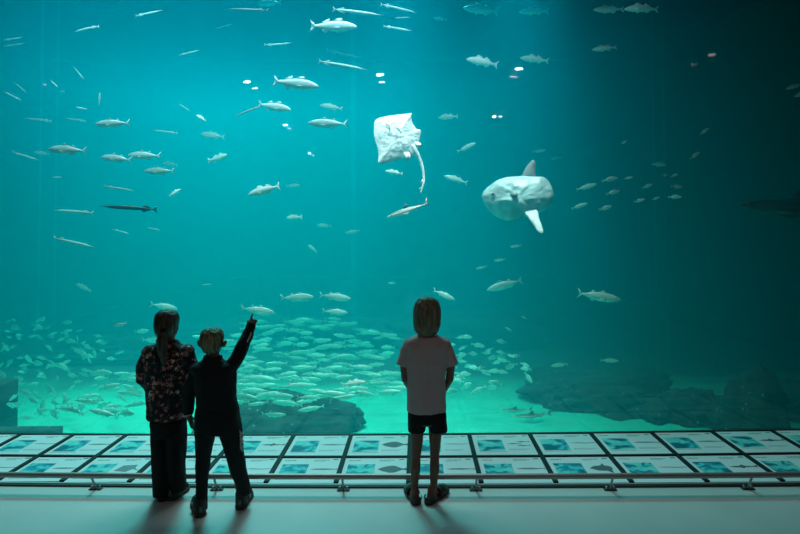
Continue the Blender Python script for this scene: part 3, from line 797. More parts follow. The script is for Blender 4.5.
loftpx(bm, D, [(327.8, 208, 216, .03, .01), (329, 204.5, 219.5, .055, .008), (332, 201.6, 222.4, .074, .004), (337, 200, 224, .084, .0), (342, 200.4, 223.4, .082, -.006), (347, 202.6, 221.2, .066, -.018), (350.5, 205, 219.4, .046, -.026), (352.5, 208, 217, .028, -.028)], e=2.1)
for _ in range(36):
    a_ = random.uniform(0, 2 * math.pi); r_ = random.uniform(.2, .8)
    p = at(212, 333, D) + Vector((math.cos(a_) * .06 * r_, math.sin(a_) * .07 * r_, .022 * (1 - r_)))
    tube(bm, [p, p + Vector((math.cos(a_) * .016 * r_ + .006, math.sin(a_) * .014 * r_, .014))], [.008, .003], n=6)
h = remesh('hair', bm, 'hair_blond', kb, voxel=.0036, smooth=2); hairflow(h, .005, 60)

# --- girl in floral blouse
D = onz(166, 502.3, 0).y + .04
kg = empty('person', (at(169, 500, D).x, D, 0), 'person with a brown ponytail in a dark floral blouse and wide black trousers', 'person')
hc = at(167.3, 325, D + .01)
FG = (.42, 1, .02)
bm = bmesh.new()
fr = head(bm, hc, .070, FG, .108)
tube(bm, [at(168, 333, D), at(168, 348, D)], [.040, .046], n=16)
loftpx(bm, D, [(343, 159, 177, .042), (350, 153, 183, .055), (370, 153, 182, .07), (400, 154, 181, .065), (420, 154, 182, .07), (430, 156, 181, .06)])
for sg, rows in ((-1, [(149, 355, 0, .030), (143.2, 370, .0, .028), (143, 380, .02, .025), (150, 389, .11, .020), (154, 392, .14, .018)]),
                 (1, [(186.5, 354, 0, .030), (192.4, 368, .0, .028), (192.6, 379, .02, .025), (186, 389, .11, .020), (182, 392, .14, .018)])):
    limb(bm, D, rows); r = rows[-1]
    hand(bm, at(r[0], r[1], D + r[2]), (-sg * .9, .3, .1), (0, .3, 1), (-.2 * sg, -1, 0), .12, .5)
limb(bm, D, [(160.5, 425, 0, .055), (160.5, 455, 0, .040), (160.5, 488, 0, .028), (161, 495, 0, .028)])
limb(bm, D, [(176, 425, 0, .055), (176, 455, 0, .040), (175.5, 485, 0.03, .028), (176, 491, .03, .028)])
remesh('body', bm, 'skin', kg, voxel=.0045, smooth=4)
facebits(kg, hc, .070, fr, .108)
bm = bmesh.new()
loftpx(bm, D, [(340, 158.5, 177.5, .052), (343.5, 156, 180, .06), (346.5, 150, 185.5, .072), (351, 145, 190, .085), (358, 143.8, 191.6, .094), (372, 145, 190.5, .098), (388, 146, 188.5, .1), (402, 146.8, 186.8, .105), (414, 147.2, 186, .108), (417.5, 147.6, 185.5, .108)])
tube(bm, [at(148.5, 353, D), at(142.8, 366, D), at(142.4, 379, D + .015), at(149, 388.5, D + .10)], [.048, .044, .042, .030], n=18)
tube(bm, [at(187, 352.5, D), at(192.3, 366, D), at(193, 378, D + .015), at(187, 388.5, D + .10)], [.048, .044, .042, .030], n=18)
blob(bm, at(149, 352, D), (.048, .07, .045)); blob(bm, at(187, 351, D), (.048, .07, .045))
remesh('blouse', bm, 'floral', kg, voxel=.0048, smooth=3, wrinkle=.006, wscale=(13, 13, 9))
bm = bmesh.new()
loftpx(bm, D, [(412, 151, 184.5, .09), (425, 151, 185.5, .1), (434, 151.5, 185.5, .1)])
for rows in ([(420, 151.5, 169, .09), (440, 152, 169.4, .085), (465, 152.6, 169.8, .08), (492.5, 153.6, 170, .062), (494, 154, 169.6, .075)], [(420, 167, 185.5, .09), (440, 167.2, 185.4, .085), (465, 168.4, 184.4, .08), (491, 169, 183.6, .062, .03), (492.5, 169.4, 183, .060, .03)]):
    loftpx(bm, D, rows)
remesh('trousers', bm, 'black_cloth', kg, voxel=.0055, smooth=2, wrinkle=.006, wscale=(16, 16, 6))
shoe(kg, D, (163, 502), (160.5, 486), w=.043)
shoe(kg, D, (169.5, 501.5), (186.5, 488), w=.043)
bm = bmesh.new()
loftpx(bm, D, [(309.6, 163, 171.5, .03, .0), (311, 159, 174.5, .06, .0), (314, 156.4, 177.6, .08, .0), (319, 155, 178.8, .09, -.003), (325, 155, 178.2, .088, -.01), (331, 156.8, 175, .072, -.022), (335.5, 159.5, 171.5, .05, -.03)], e=2.15)
h = remesh('hair', bm, 'hair_brown', kg, voxel=.0042, smooth=3); hairflow(h, .004, 55)
bm = bmesh.new(); tube(bm, [at(162.6, 331.5, D - .10), at(162.2, 333.6, D - .106)], [.023, .023], n=16); obj('hair_tie', bm, 'black_cloth', h)
bm = bmesh.new()
tube(bm, [at(163.5, 329, D - .07), at(162.2, 333, D - .105), at(161.6, 340, D - .125), at(162.2, 349, D - .125), at(163.4, 358, D - .12), at(164, 366, D - .118)], [.02, .024, .036, .034, .024, .008], n=18)
pt_ = remesh('ponytail', bm, 'hair_brown', kg, voxel=.0042, smooth=2); hairflow(pt_, .006, 50)

# ------------------------------------------------------------------ fish
def fin(bm, pts, bend, th=.008, mi=0):
    """pts in the side plane (x along the fish, z up), unit fish length"""
    prism(bm, [Vector((x, bend(x), z)) for x, z in pts], th, mi)

def fish_mesh(name, prof, m, tail, fins, thick=.55, bend=0.0, n=16, pect=(.18, -.02, .12), snout=None, eye=(.40, .02, .014)):
    """prof: (x, half height up, half height down) from nose +.5 to tail root; returns (mesh, eye mesh or None)"""
    bm = bmesh.new()
    by = lambda x: bend * (math.cos(x * math.pi * 1.1) - .4) * .5
    rings = []
    for x, hu, hd in prof:
        r = []
        for k in range(n):
            a = 2 * math.pi * k / n; z = math.sin(a) * (hu if math.sin(a) > 0 else hd)
            y = math.cos(a) * (hu + hd) / 2 * thick * (1 - .15 * abs(math.sin(a)))
            r.append(Vector((x, by(x) + y, z)))
        rings.append(r)
    ring_loft(bm, rings)
    fin(bm, tail, by, .007)
    for f in fins: fin(bm, f, by, .007)
    if pect:
        px_, pz, L = pect
        h = [p for p in prof if abs(p[0] - px_) < .12][0]
        for s in (-1, 1):
            y0 = by(px_) + s * (h[1] + h[2]) / 2 * thick * .95
            prism(bm, [Vector((px_, y0, pz)), Vector((px_ - .02, y0, pz - .03)), Vector((px_ - L, y0 + s * .045, pz - .05)), Vector((px_ - L * .9, y0 + s * .05, pz - .01))], .005)
    bmesh.ops.recalc_face_normals(bm, faces=bm.faces)
    for f in bm.faces: f.smooth = True
    me = bpy.data.meshes.new(name); bm.to_mesh(me); bm.free(); me.materials.append(M[m])
    em = None
    if eye:
        ex, ez, er = eye
        hs = min(prof, key=lambda p: abs(p[0] - ex)); bm = bmesh.new()
        for s in (-1, 1): blob(bm, (ex, by(ex) + s * (hs[1] + hs[2]) / 2 * thick * .86, ez), (er, er * .6, er), seg=8)
        em = bpy.data.meshes.new(name + '_eye'); bm.to_mesh(em); bm.free(); em.materials.append(M['iris'])
        for p in em.polygons: p.use_smooth = True
    return me, em

BASS = [(.50, .004, .004), (.485, .018, .018), (.44, .045, .038), (.36, .078, .062), (.25, .102, .085), (.10, .112, .098), (-.05, .100, .090), (-.18, .072, .066), (-.28, .046, .044), (-.35, .034, .032), (-.40, .032, .030)]
BT = [(-.38, .028), (-.50, .12), (-.478, .06), (-.462, 0), (-.478, -.06), (-.50, -.12), (-.38, -.028)]
BF = [[(.22, .095), (.16, .165), (.05, .15), (-.02, .10)], [(-.06, .085), (-.10, .15), (-.24, .085), (-.25, .05)], [(-.10, -.07), (-.14, -.135), (-.24, -.08), (-.24, -.05)], [(.16, -.08), (.10, -.135), (.06, -.09)]]
MAC = [(.50, .003, .003), (.48, .016, .016), (.42, .044, .042), (.32, .072, .070), (.18, .090, .088), (.02, .090, .088), (-.12, .070, .070), (-.24, .044, .044), (-.33, .020, .020), (-.39, .012, .012)]
MT = [(-.375, .012), (-.50, .105), (-.455, .03), (-.435, 0), (-.455, -.03), (-.50, -.105), (-.375, -.012)]
MF = [[(.16, .085), (.10, .135), (.0, .095)], [(-.08, .075), (-.14, .11), (-.22, .052)], [(-.08, -.075), (-.14, -.11), (-.22, -.05)]]
GAR = [(.50, .002, .001), (.40, .006, .005), (.34, .014, .014), (.28, .024, .024), (.10, .030, .030), (-.12, .029, .029), (-.28, .022, .022), (-.38, .012, .012), (-.43, .009, .009)]
GT_ = [(-.42, .008), (-.50, .055), (-.465, .0), (-.50, -.06), (-.42, -.008)]
GF = [[(-.24, .02), (-.28, .055), (-.39, .016)], [(-.22, -.02), (-.26, -.055), (-.39, -.016)]]
BRM = [(.50, .006, .006), (.47, .035, .030), (.40, .085, .065), (.28, .135, .105), (.12, .155, .130), (-.05, .135, .125), (-.18, .090, .090), (-.28, .045, .045), (-.35, .026, .026), (-.39, .024, .024)]
BRF = [[(.18, .14), (.10, .195), (-.14, .15), (-.22, .08)], [(.02, -.12), (-.04, -.18), (-.20, -.12), (-.22, -.07)]]
SHK = [(.50, .004, .004), (.47, .020, .014), (.40, .040, .032), (.30, .060, .050), (.16, .072, .062), (.02, .068, .058), (-.12, .050, .042), (-.25, .030, .024), (-.34, .018, .015), (-.40, .014, .012)]
ST = [(-.37, .014), (-.48, .14), (-.50, .135), (-.455, .02), (-.475, -.055), (-.45, -.06), (-.38, -.012)]
SF = [[(.12, .065), (.02, .165), (.005, .16), (-.01, .065)], [(-.20, .035), (-.26, .07), (-.27, .03)], [(-.12, -.035), (-.18, -.075), (-.20, -.03)]]
protos = {}
def kindset(k, prof, mats, tail, fins, thick, bends, **kw):
    for m in mats:
        for i, b in enumerate(bends):
            protos[(k, m, i)] = fish_mesh(k, prof, m, tail, fins, thick, b, **kw)
kindset('sea_bass', BASS, ['fish_silver', 'fish_pale', 'fish_white'], BT, BF, .55, (0, .10, -.10))
kindset('mackerel', MAC, ['fish_silver', 'fish_pale', 'fish_green', 'fish_school'], MT, MF, .62, (0, .09, -.09))
kindset('garfish', GAR, ['fish_pale', 'fish_green', 'fish_dark', 'fish_white'], GT_, GF, .7, (0, .10, -.10), pect=None, eye=(.33, .008, .006))
kindset('bream', BRM, ['fish_pale', 'fish_school'], BT, BRF, .36, (0, .07, -.07))
kindset('shark', SHK, ['shark_skin', 'shark_black'], ST, SF, .9, (0, .12), pect=(.22, -.03, .20))

def swim(name, kind, m, H, T, D, yaw=0, v=0, roll=0, label=None, cat='fish', group=None, eyes=False, scale_y=1):
    """head pixel, tail pixel, distance; yaw = how far the head swings towards (-) or away from (+) the glass"""
    a = at(H[0], H[1], D); b = at(T[0], T[1], D)
    L0 = (a - b).length
    dy = L0 * math.tan(R(yaw)) / 2
    a = at(H[0], H[1], D + dy); b = at(T[0], T[1], D - dy)
    x = a - b; L = x.length; x.normalize()
    z = Vector((0, 0, 1)); z = (z - x * z.dot(x)).normalized(); y = z.cross(x)
    rot = Matrix((x, y, z)).transposed() @ Matrix.Rotation(R(roll), 3, 'X')
    me, em = protos[(kind, m, v)]
    o = bpy.data.objects.new(name, me); C.objects.link(o)
    o.matrix_world = Matrix.Translation((a + b) / 2) @ rot.to_4x4() @ Matrix.Diagonal((L, L, L * scale_y, 1))
    tag(o, label, cat, group)
    if eyes and em:
        e = bpy.data.objects.new('eye', em); C.objects.link(e); e.parent = o
    return o

B_, G_, K_ = 'sea_bass', 'garfish', 'mackerel'
FISH = [
 # kind, material, head, tail, D, yaw, variant, label
 (B_, 'fish_silver', (357, 27), (310, 26), 6.8, -12, 0, 'silver sea bass with forked tail, highest of the fish above the ray'),
 (B_, 'fish_silver', (319, 87), (273, 81), 6.9, -8, 0, 'silver sea bass facing right, between two mirrored lamp dots, left of the ray'),
 (B_, 'fish_silver', (291, 110), (258, 104), 7.4, -14, 0, 'silver sea bass facing right with a thin garfish trailing from its tail'),
 (K_, 'fish_silver', (308, 123), (348, 124), 6.9, 6, 0, 'silver mackerel facing left, closest fish to the left tip of the ray'),
 (K_, 'fish_silver', (95, 124), (130, 123), 7.0, 5, 0, 'silver mackerel facing left, topmost of the silver fish at upper left'),
 (K_, 'fish_silver', (48, 149), (87, 151), 6.8, 5, 0, 'plump silver mackerel facing left, first in the upper left line'),
 (K_, 'fish_silver', (101, 157), (132, 160), 7.2, 8, 0, 'silver mackerel facing left, second from the left in the upper left line'),
 (K_, 'fish_silver', (128, 155), (161, 156), 7.3, 8, 0, 'silver mackerel facing left, behind the second one in the upper left line'),
 (K_, 'fish_green', (144, 171), (175, 171), 7.6, 8, 0, 'greenish mackerel facing left, lowest of the upper left line'),
 (B_, 'fish_white', (248, 195), (280, 186), 6.9, 12, 0, 'pale sea bass facing left with raised tail, above the heads of the two children'),
 (B_, 'fish_pale', (228, 155), (208, 161), 8.2, -30, 1, 'short pale fish tilted upward to the right, left of the lowest mirrored lamp'),
 (K_, 'fish_pale', (320, 105), (343, 109), 8.8, 15, 0, 'faint small mackerel facing left just above the mackerel beside the ray'),
 (B_, 'fish_pale', (385, 171), (403, 174), 7.2, 15, 0, 'small pale fish directly under the ray'),
 (K_, 'fish_pale', (200, 134), (225, 137), 9.5, 15, 1, 'faint slender fish facing left above the short tilted pale fish'),
 (B_, 'fish_white', (466, 59), (498, 65), 8.2, 20, 1, 'pale fish facing left, left of the reddish mirrored lamp'),
 (B_, 'fish_pale', (520, 58), (549, 61), 8.4, 20, 0, 'pale fish just above the reddish mirrored lamp at upper right'),
 (B_, 'fish_silver', (592, 50), (617, 47), 7.8, 10, 0, 'pale fish facing left below the pair at the top right'),
 (B_, 'fish_silver', (593, 10), (624, 9), 7.8, 12, 2, 'pale fish at the top edge, first of the touching pair at upper right'),
 (B_, 'fish_white', (624, 9), (659, 9), 7.4, 12, 1, 'bright pale fish at the top edge, second of the touching pair at upper right'),
 (B_, 'fish_pale', (438, 118), (458, 116), 9.0, 25, 1, 'small curved pale fish just right of the ray'),
 (K_, 'fish_pale', (444, 176), (468, 183), 7.6, 10, 0, 'small pale mackerel facing left between the ray tail and the sunfish'),
 (K_, 'fish_pale', (476, 143), (457, 152), 8.2, -15, 1, 'small slender fish climbing to the right, above the sunfish snout'),
 (K_, 'fish_pale', (597, 184), (576, 190), 8.0, -10, 0, 'small fish facing right, upper of the two just behind the sunfish'),
 (K_, 'fish_pale', (588, 203), (571, 209), 8.2, -10, 0, 'small fish facing right, lower of the two just behind the sunfish'),
 (K_, 'fish_pale', (487, 290), (523, 280), 7.6, 10, 0, 'green-lit mackerel facing left with raised tail, above the child standing alone'),
 (K_, 'fish_pale', (455, 300), (433, 290), 7.8, -15, 0, 'green-lit mackerel diving to the right beside the head of the child alone'),
 (K_, 'fish_pale', (621, 300), (577, 293), 7.4, -8, 0, 'long pale mackerel facing right, alone in the dark water at the right'),
 (K_, 'fish_pale', (275, 313), (240, 308), 7.8, -8, 0, 'mackerel facing right just above the pointing finger'),
 (K_, 'fish_pale', (314, 297), (280, 298), 7.8, -8, 0, 'mackerel facing right, left one of the upper pair over the school'),
 (K_, 'fish_pale', (351, 299), (319, 295), 7.9, -8, 0, 'mackerel facing right, right one of the upper pair over the school'),
 (K_, 'fish_pale', (348, 313), (322, 311), 8.1, -8, 0, 'mackerel facing right, beneath the upper pair over the school'),
 (B_, 'fish_white', (366, 382), (341, 385), 6.9, -10, 0, 'whitest fish in front of the school, left of the child standing alone'),
 (K_, 'fish_white' if 0 else 'fish_silver', (114, 326), (127, 323), 7.4, 10, 0, 'tiny bright fish above the shoal, left of the girl with the ponytail'),
 (K_, 'fish_pale', (178, 309), (150, 304), 8.6, 10, 1, 'hazy mackerel just above the head of the girl with the ponytail'),
 (B_, 'fish_pale', (76, 284), (91, 291), 10.5, 10, 0, 'hazy pale fish alone above the left shoal'),
 (K_, 'fish_pale', (619, 361), (600, 360), 8.6, -10, 0, 'pale fish hovering above the widest reef mound'),
 (K_, 'fish_pale', (551, 366), (568, 364), 9.2, 10, 0, 'faint fish at the left shoulder of the widest reef mound'),
 (K_, 'fish_pale', (521, 316), (527, 319), 9.5, 0, 0, 'tiny pale fish right of the diving mackerel'),
 (K_, 'fish_pale', (505, 327), (512, 331), 9.5, 0, 0, 'tiny pale fish above the small shoal by the child alone'),
 (K_, 'fish_pale', (476, 269), (487, 266), 9.8, 0, 0, 'tiny faint fish above the mackerel with raised tail'),
 (K_, 'fish_pale', (494, 261), (506, 259), 9.8, 0, 0, 'tiny faint fish high above the mackerel with raised tail'),
 (K_, 'fish_pale', (510, 247), (522, 245), 10, 0, 0, 'tiny faint fish well below the sunfish fin'),
 (K_, 'fish_pale', (546, 150), (532, 152), 10, 0, 0, 'faint fish above the sunfish dorsal fin'),
 (K_, 'fish_pale', (551, 159), (566, 157), 11, 0, 0, 'very faint fish right of the sunfish dorsal fin'),
 (K_, 'fish_pale', (388, 283), (396, 283), 9.6, 0, 0, 'tiny pale fish above the head of the child standing alone, to the left'),
 (B_, 'fish_pale', (286, 218), (302, 217), 8.6, 35, 1, 'small pale fish bent like an arch, left of the glass joint'),
 (B_, 'fish_pale', (308, 245), (317, 252), 10, 30, 0, 'small faint fish diving beside the glass joint'),
 (K_, 'fish_pale', (300, 185), (286, 186), 10.5, 0, 0, 'faint fish right of the pale sea bass with raised tail'),
 (K_, 'fish_pale', (317, 225), (332, 226), 11, 0, 1, 'very faint fish right of the arched small fish'),
 (K_, 'fish_pale', (345, 233), (360, 230), 11, 0, 1, 'very faint fish behind the glass joint below the shark'),
 (K_, 'fish_pale', (34, 152), (50, 154), 9.6, 0, 0, 'faint fish half behind the first mackerel of the upper left line'),
 (B_, 'fish_pale', (100, 92), (99, 106), 8.2, 20, 0, 'small fish seen nearly end-on, swimming upward at upper left'),
 (B_, 'fish_white', (196, 115), (206, 121), 7.8, 20, 0, 'small bright fish near the mirrored lamps, right of the end-on fish'),
 (B_, 'fish_white', (181, 189), (169, 196), 8.6, 10, 1, 'tiny bright curved fish below the lowest upper left mackerel'),
 (B_, 'fish_pale', (786, 89), (803, 84), 7.6, 10, 1, 'pale fish cut by the right edge, upper of two'),
 (B_, 'fish_pale', (794, 97), (812, 90), 7.4, 10, 1, 'pale fish cut by the right edge, lower of two'),
 (B_, 'fish_pale', (162, 163), (178, 165), 10.5, 10, 0, 'faint fish above the greenish mackerel'),
 (B_, 'fish_pale', (463, 8), (499, 12), 11.5, 20, 0, 'large ghostly fish at the top edge, left of its twin'),
 (B_, 'fish_pale', (519, 12), (549, 11), 11.5, 20, 0, 'large ghostly fish at the top edge, right of its twin'),
 (K_, 'fish_pale', (257, 4), (282, 2), 11.5, 20, 0, 'ghostly fish at the top edge near the dark garfish'),
 (K_, 'fish_pale', (433, 18), (447, 20), 11.5, 20, 0, 'small ghostly fish at the top between garfish and ghostly pair'),
 (K_, 'fish_pale', (392, 383), (378, 380), 9, 0, 0, 'mackerel low in front of the school beside the alone child'),
 (G_, 'fish_dark', (226, 9), (269, 10.5), 7.6, 5, 0, 'dark garfish near the top edge, left of centre'),
 (G_, 'fish_green', (384, 15.5), (332, 9), 7.0, -5, 0, 'long pale garfish above the topmost sea bass'),
 (G_, 'fish_green', (418, 13), (380, 4), 7.4, -5, 0, 'pale garfish at the top, right of the long pale one'),
 (G_, 'fish_pale', (413, 31), (383, 26), 7.8, -5, 0, 'small pale garfish right of the topmost sea bass'),
 (G_, 'fish_pale', (411, 17), (395, 18), 8.2, -5, 0, 'shortest pale garfish at the top, above the ray'),
 (G_, 'fish_green', (368, 70), (318, 61), 7.2, -5, 0, 'green-grey garfish above the left part of the ray'),
 (G_, 'fish_pale', (363, 58), (326, 50), 9.5, -5, 0, 'faint garfish above the green-grey one'),
 (G_, 'fish_pale', (293, 43), (264, 45), 8.4, -5, 1, 'faint curved garfish between dark garfish and upper sea bass'),
 (G_, 'fish_green', (234, 116.5), (260, 106), 7.4, 5, 0, 'slanting garfish touching a sea bass tail'),
 (G_, 'fish_pale', (214, 29), (232, 24), 9.0, 5, 0, 'short pale garfish under the dark garfish'),
 (G_, 'fish_pale', (73, 32), (99, 26), 8.0, 5, 1, 'pale slanting garfish at the upper left'),
 (G_, 'fish_pale', (163, 10), (135, 16), 7.8, 5, 0, 'pale garfish rising to the right at the top left'),
 (G_, 'fish_pale', (200, 50), (179, 55), 8.4, 5, 0, 'pale garfish rising to the right below the dark garfish'),
 (G_, 'fish_pale', (24, 37), (4, 40), 8.4, 5, 0, 'faint garfish at the left edge, upper of two close together'),
 (G_, 'fish_pale', (26, 43), (4, 46), 8.8, 5, 0, 'faint garfish at the left edge, lower of two close together'),
 (G_, 'fish_pale', (3, 91), (21, 100), 8.2, 5, 0, 'pale garfish diving to the right at the left edge'),
 (G_, 'fish_pale', (14, 82), (26, 92), 8.8, 5, 0, 'faint garfish diving beside the left edge'),
 (G_, 'fish_pale', (73, 66), (84, 79), 8.8, 5, 0, 'faint steep garfish above the end-on fish'),
 (G_, 'fish_white', (50, 80), (58, 87), 7.8, 5, 0, 'short bright streak-like garfish near the left mirrored lamp'),
 (G_, 'fish_white', (75, 107), (87, 109), 7.8, 5, 0, 'short bright garfish above the topmost silver mackerel'),
 (G_, 'fish_pale', (24, 118), (52, 121), 9.0, 5, 0, 'faint level garfish left of the topmost silver mackerel'),
 (G_, 'fish_pale', (65, 118), (86, 121), 9.0, 5, 0, 'faint level garfish touching the topmost silver mackerel'),
 (G_, 'fish_pale', (152, 130), (178, 133), 9.2, 5, 0, 'faint level garfish right of the topmost silver mackerel'),
 (G_, 'fish_pale', (178, 103), (190, 111), 9.0, 5, 0, 'faint short garfish diving left of the small bright fish'),
 (G_, 'fish_pale', (39, 160), (12, 152), 8.6, -5, 0, 'faint garfish slanting down at the left edge'),
 (G_, 'fish_white', (52, 177), (62, 177), 8.0, 5, 0, 'tiny white garfish below the plump mackerel'),
 (G_, 'fish_green', (134, 191), (104, 186), 7.8, -5, 1, 'green thin garfish above the long dark garfish'),
 (G_, 'fish_dark', (98, 206), (158, 209.5), 6.8, 4, 0, 'longest dark garfish, left of the lone pale sea bass'),
 (G_, 'fish_pale', (53, 210), (94, 213), 7.2, 5, 0, 'pale garfish left of the longest dark garfish'),
 (G_, 'fish_pale', (95, 247), (53, 238), 7.2, -5, 0, 'lowest pale garfish at the left, slanting down'),
 (G_, 'fish_pale', (130, 234), (113, 229), 8.6, -5, 1, 'short curved garfish under the longest dark garfish'),
 (G_, 'fish_pale', (146, 227), (160, 230), 8.6, 5, 1, 'small faint garfish right of the short curved one'),
 (G_, 'fish_pale', (200, 285), (212, 284), 9, 5, 0, 'small faint garfish above the pointing boy'),
]
for i, (kind, m, H, T, D, yaw, v, lab) in enumerate(FISH):
    big = abs(H[0] - T[0]) > 20 and kind != G_
    swim(kind, kind, m, H, T, D + .5, yaw, v, label=lab, group={'sea_bass': 'sea bass in the open water', 'garfish': 'garfish near the surface', 'mackerel': 'mackerel in the open water'}[kind], eyes=big, scale_y=1.22 if kind == K_ else 1.08)

# loose shoal right of the sunfish
for H, T in [((618, 178), (602, 181)), ((620, 191), (606, 194)), ((612, 206), (599, 210)), ((633, 177), (624, 179)), ((666, 165), (652, 164)), ((668, 175), (662, 176)), ((678, 174), (670, 177)), ((653, 184), (642, 188)),
             ((683, 187), (671, 186)), ((645, 199), (634, 202)), ((660, 197), (652, 200)), ((682, 197), (668, 197)), ((627, 141), (621, 144)), ((700, 152), (690, 159)), ((709, 128), (700, 135))]:
    swim('bream', 'bream', 'fish_pale', H, T, random.uniform(7.8, 8.8), random.uniform(-25, 10), 0, label='small pale bream in the loose shoal in dark water right of the sunfish', group='loose shoal right of the sunfish')

# shoals low over the sand
def inpoly(x, y, poly):
    c = False
    for (x0, y0), (x1, y1) in zip(poly, poly[1:] + poly[:1]):
        if (y0 > y) != (y1 > y) and x < (x1 - x0) * (y - y0) / (y1 - y0) + x0: c = not c
    return c
ROCKS = [(o.location.copy(), max(abs(v.co.x) for v in o.data.vertices), max(abs(v.co.y) for v in o.data.vertices), max(v.co.z for v in o.data.vertices)) for o in bpy.data.objects if o.name.startswith('rock')]
def free(p, L):
    if p.z < TANK_Z + .13: return False
    for c, rx, ry, h in ROCKS:
        if abs(p.x - c.x) < rx + L * .5 and abs(p.y - c.y) < ry + L * .4 and p.z < c.z + h + .08: return False
    return True
placed = []
def shoal(n, poly, Dr, size, kind, m, label, group, dirs, tilt, name, depth_up=0):
    k = 0; tries = 0
    x0, x1 = min(p[0] for p in poly), max(p[0] for p in poly); y0, y1 = min(p[1] for p in poly), max(p[1] for p in poly)
    while k < n and tries < 40000:
        tries += 1
        x, y = random.uniform(x0, x1), random.uniform(y0, y1)
        if not inpoly(x, y, poly): continue
        f = (y - y0) / (y1 - y0)                    # higher in the picture = farther out
        D = Dr[1] + (Dr[0] - Dr[1]) * f * depth_up + random.uniform(-.5, .5) * (Dr[1] - Dr[0]) * (1 if not depth_up else .35)
        p = at(x, y, D); L = random.uniform(*size)
        if not free(p, L) or any((p - q).length < (L + l) * .36 for q, l in placed): continue
        placed.append((p, L)); k += 1
        s = random.choice(dirs); yaw = random.uniform(-1, 1) * (20 if len(dirs) == 1 else 55)
        hl = L / 2 * F / D * math.cos(R(yaw)); tl = random.gauss(0, tilt)
        H = (x + s * hl * math.cos(tl), y - hl * math.sin(tl)); T = (x - s * hl * math.cos(tl), y + hl * math.sin(tl))
        swim(name, kind, m, H, T, D, yaw, random.choice((0, 0, 1, 2)), random.uniform(-20, 20), label, 'fish', group)
    return k
for H, T, D in [((261, 367), (236, 369), 8.6), ((275, 380), (238, 377), 8.2), ((292, 368), (317, 367), 8.7), ((343, 367), (320, 369), 8.7), ((373, 368), (349, 366), 8.4), ((300, 377), (281, 378), 8.5), ((330, 376), (308, 374), 8.5), ((383, 376), (362, 374), 8.5),
                ((312, 385), (277, 387), 8.0), ((328, 392), (303, 390), 8.2), ((286, 415), (261, 414), 7.6), ((298, 411), (325, 406), 7.7), ((272, 402), (304, 405), 7.8), ((296, 402), (318, 400), 7.9), ((248, 405), (269, 402), 7.9), ((282, 393), (246, 399), 8.0), ((266, 391), (236, 390), 8.1), ((386, 359), (369, 357), 8.8), ((354, 376), (330, 378), 8.3), ((262, 386), (240, 384), 8.4)]:
    swim('mackerel', 'mackerel', 'fish_school', H, T, D, random.uniform(-12, 12), random.choice((0, 1, 2)), random.uniform(-15, 15), 'mackerel in the dense low school between the pointing person and the person in shorts', group='dense mackerel school')
    placed.append((at((H[0] + T[0]) / 2, (H[1] + T[1]) / 2, D), abs(H[0] - T[0]) / F * D))
n1 = shoal(150, [(215, 345), (250, 322), (330, 318), (396, 335), (404, 372), (400, 392), (345, 398), (300, 400), (236, 402)], (7.8, 13.5), (.32, .44), 'mackerel', 'fish_school', 'mackerel in the dense low school between the pointing person and the person in shorts', 'dense mackerel school', (1, 1, 1, -1), .10, 'mackerel', 1)
n2 = shoal(128, [(0, 322), (30, 318), (70, 322), (108, 340), (135, 350), (138, 400), (100, 412), (60, 416), (18, 420), (0, 400)], (8.8, 12.5), (.15, .25), 'bream', 'fish_school', 'small herring in the scattered shoal left of the ponytailed person', 'scattered shoal at the lower left', (1, -1), .5, 'herring', 1)
n3 = shoal(26, [(100, 372), (140, 372), (140, 414), (60, 414)], (7.4, 8.4), (.30, .42), 'mackerel', 'fish_school', 'larger mackerel at the foot of the shoal left of the ponytailed person', 'mackerel at the foot of the left shoal', (1, -1), .14, 'mackerel', 1)
n4 = shoal(46, [(446, 335), (500, 340), (530, 356), (532, 378), (500, 386), (470, 392), (446, 392)], (7.8, 10.2), (.14, .23), 'bream', 'fish_school', 'small pouting in the little shoal right of the person in shorts', 'little shoal right of the child alone', (1, -1), .35, 'pouting', 1)
n5 = shoal(12, [(120, 330), (150, 325), (150, 372), (196, 330), (235, 335), (232, 362)], (9, 11), (.3, .4), 'mackerel', 'fish_school', 'faint mackerel between and beside the shoulders of the paired persons', 'faint mackerel behind the two children', (1, -1), .1, 'mackerel')
print('shoals', n1, n2, n3, n4, n5)

# sharks
swim('shark', 'shark', 'shark_skin', (387, 217.5), (429.5, 203), 7.4, -8, 1, label='small grey shark with white belly swimming just below the ray tail', cat='shark', eyes=True)
swim('shark', 'shark', 'shark_black', (738, 205), (868, 213), 7.6, 10, 0, label='large dark shark silhouette entering from the right edge', cat='shark', eyes=True)
def onsand(H, T, label, w=1):
    a = onz(H[0], H[1], TANK_Z + .08); b = onz(T[0], T[1], TANK_Z + .08)
    x = a - b; L = x.length; x.normalize(); z = Vector((0, 0, 1)); y = z.cross(x)
    me, em = protos[('shark', 'shark_skin', 1)]
    o = bpy.data.objects.new('dogfish', me); C.objects.link(o)
    o.matrix_world = Matrix.Translation((a + b) / 2) @ Matrix((x, y, z)).transposed().to_4x4() @ Matrix.Diagonal((L, L, L * .8, 1))
    tag(o, label, 'dogfish', 'dogfish resting on the sand')
    e = bpy.data.objects.new('eye', em); C.objects.link(e); e.parent = o
onsand((500, 410), (533, 410), 'grey dogfish lying on the bright sand, nearer the child standing alone')
onsand((513, 417), (553, 414), 'grey dogfish lying on the bright sand, in front of its companion')

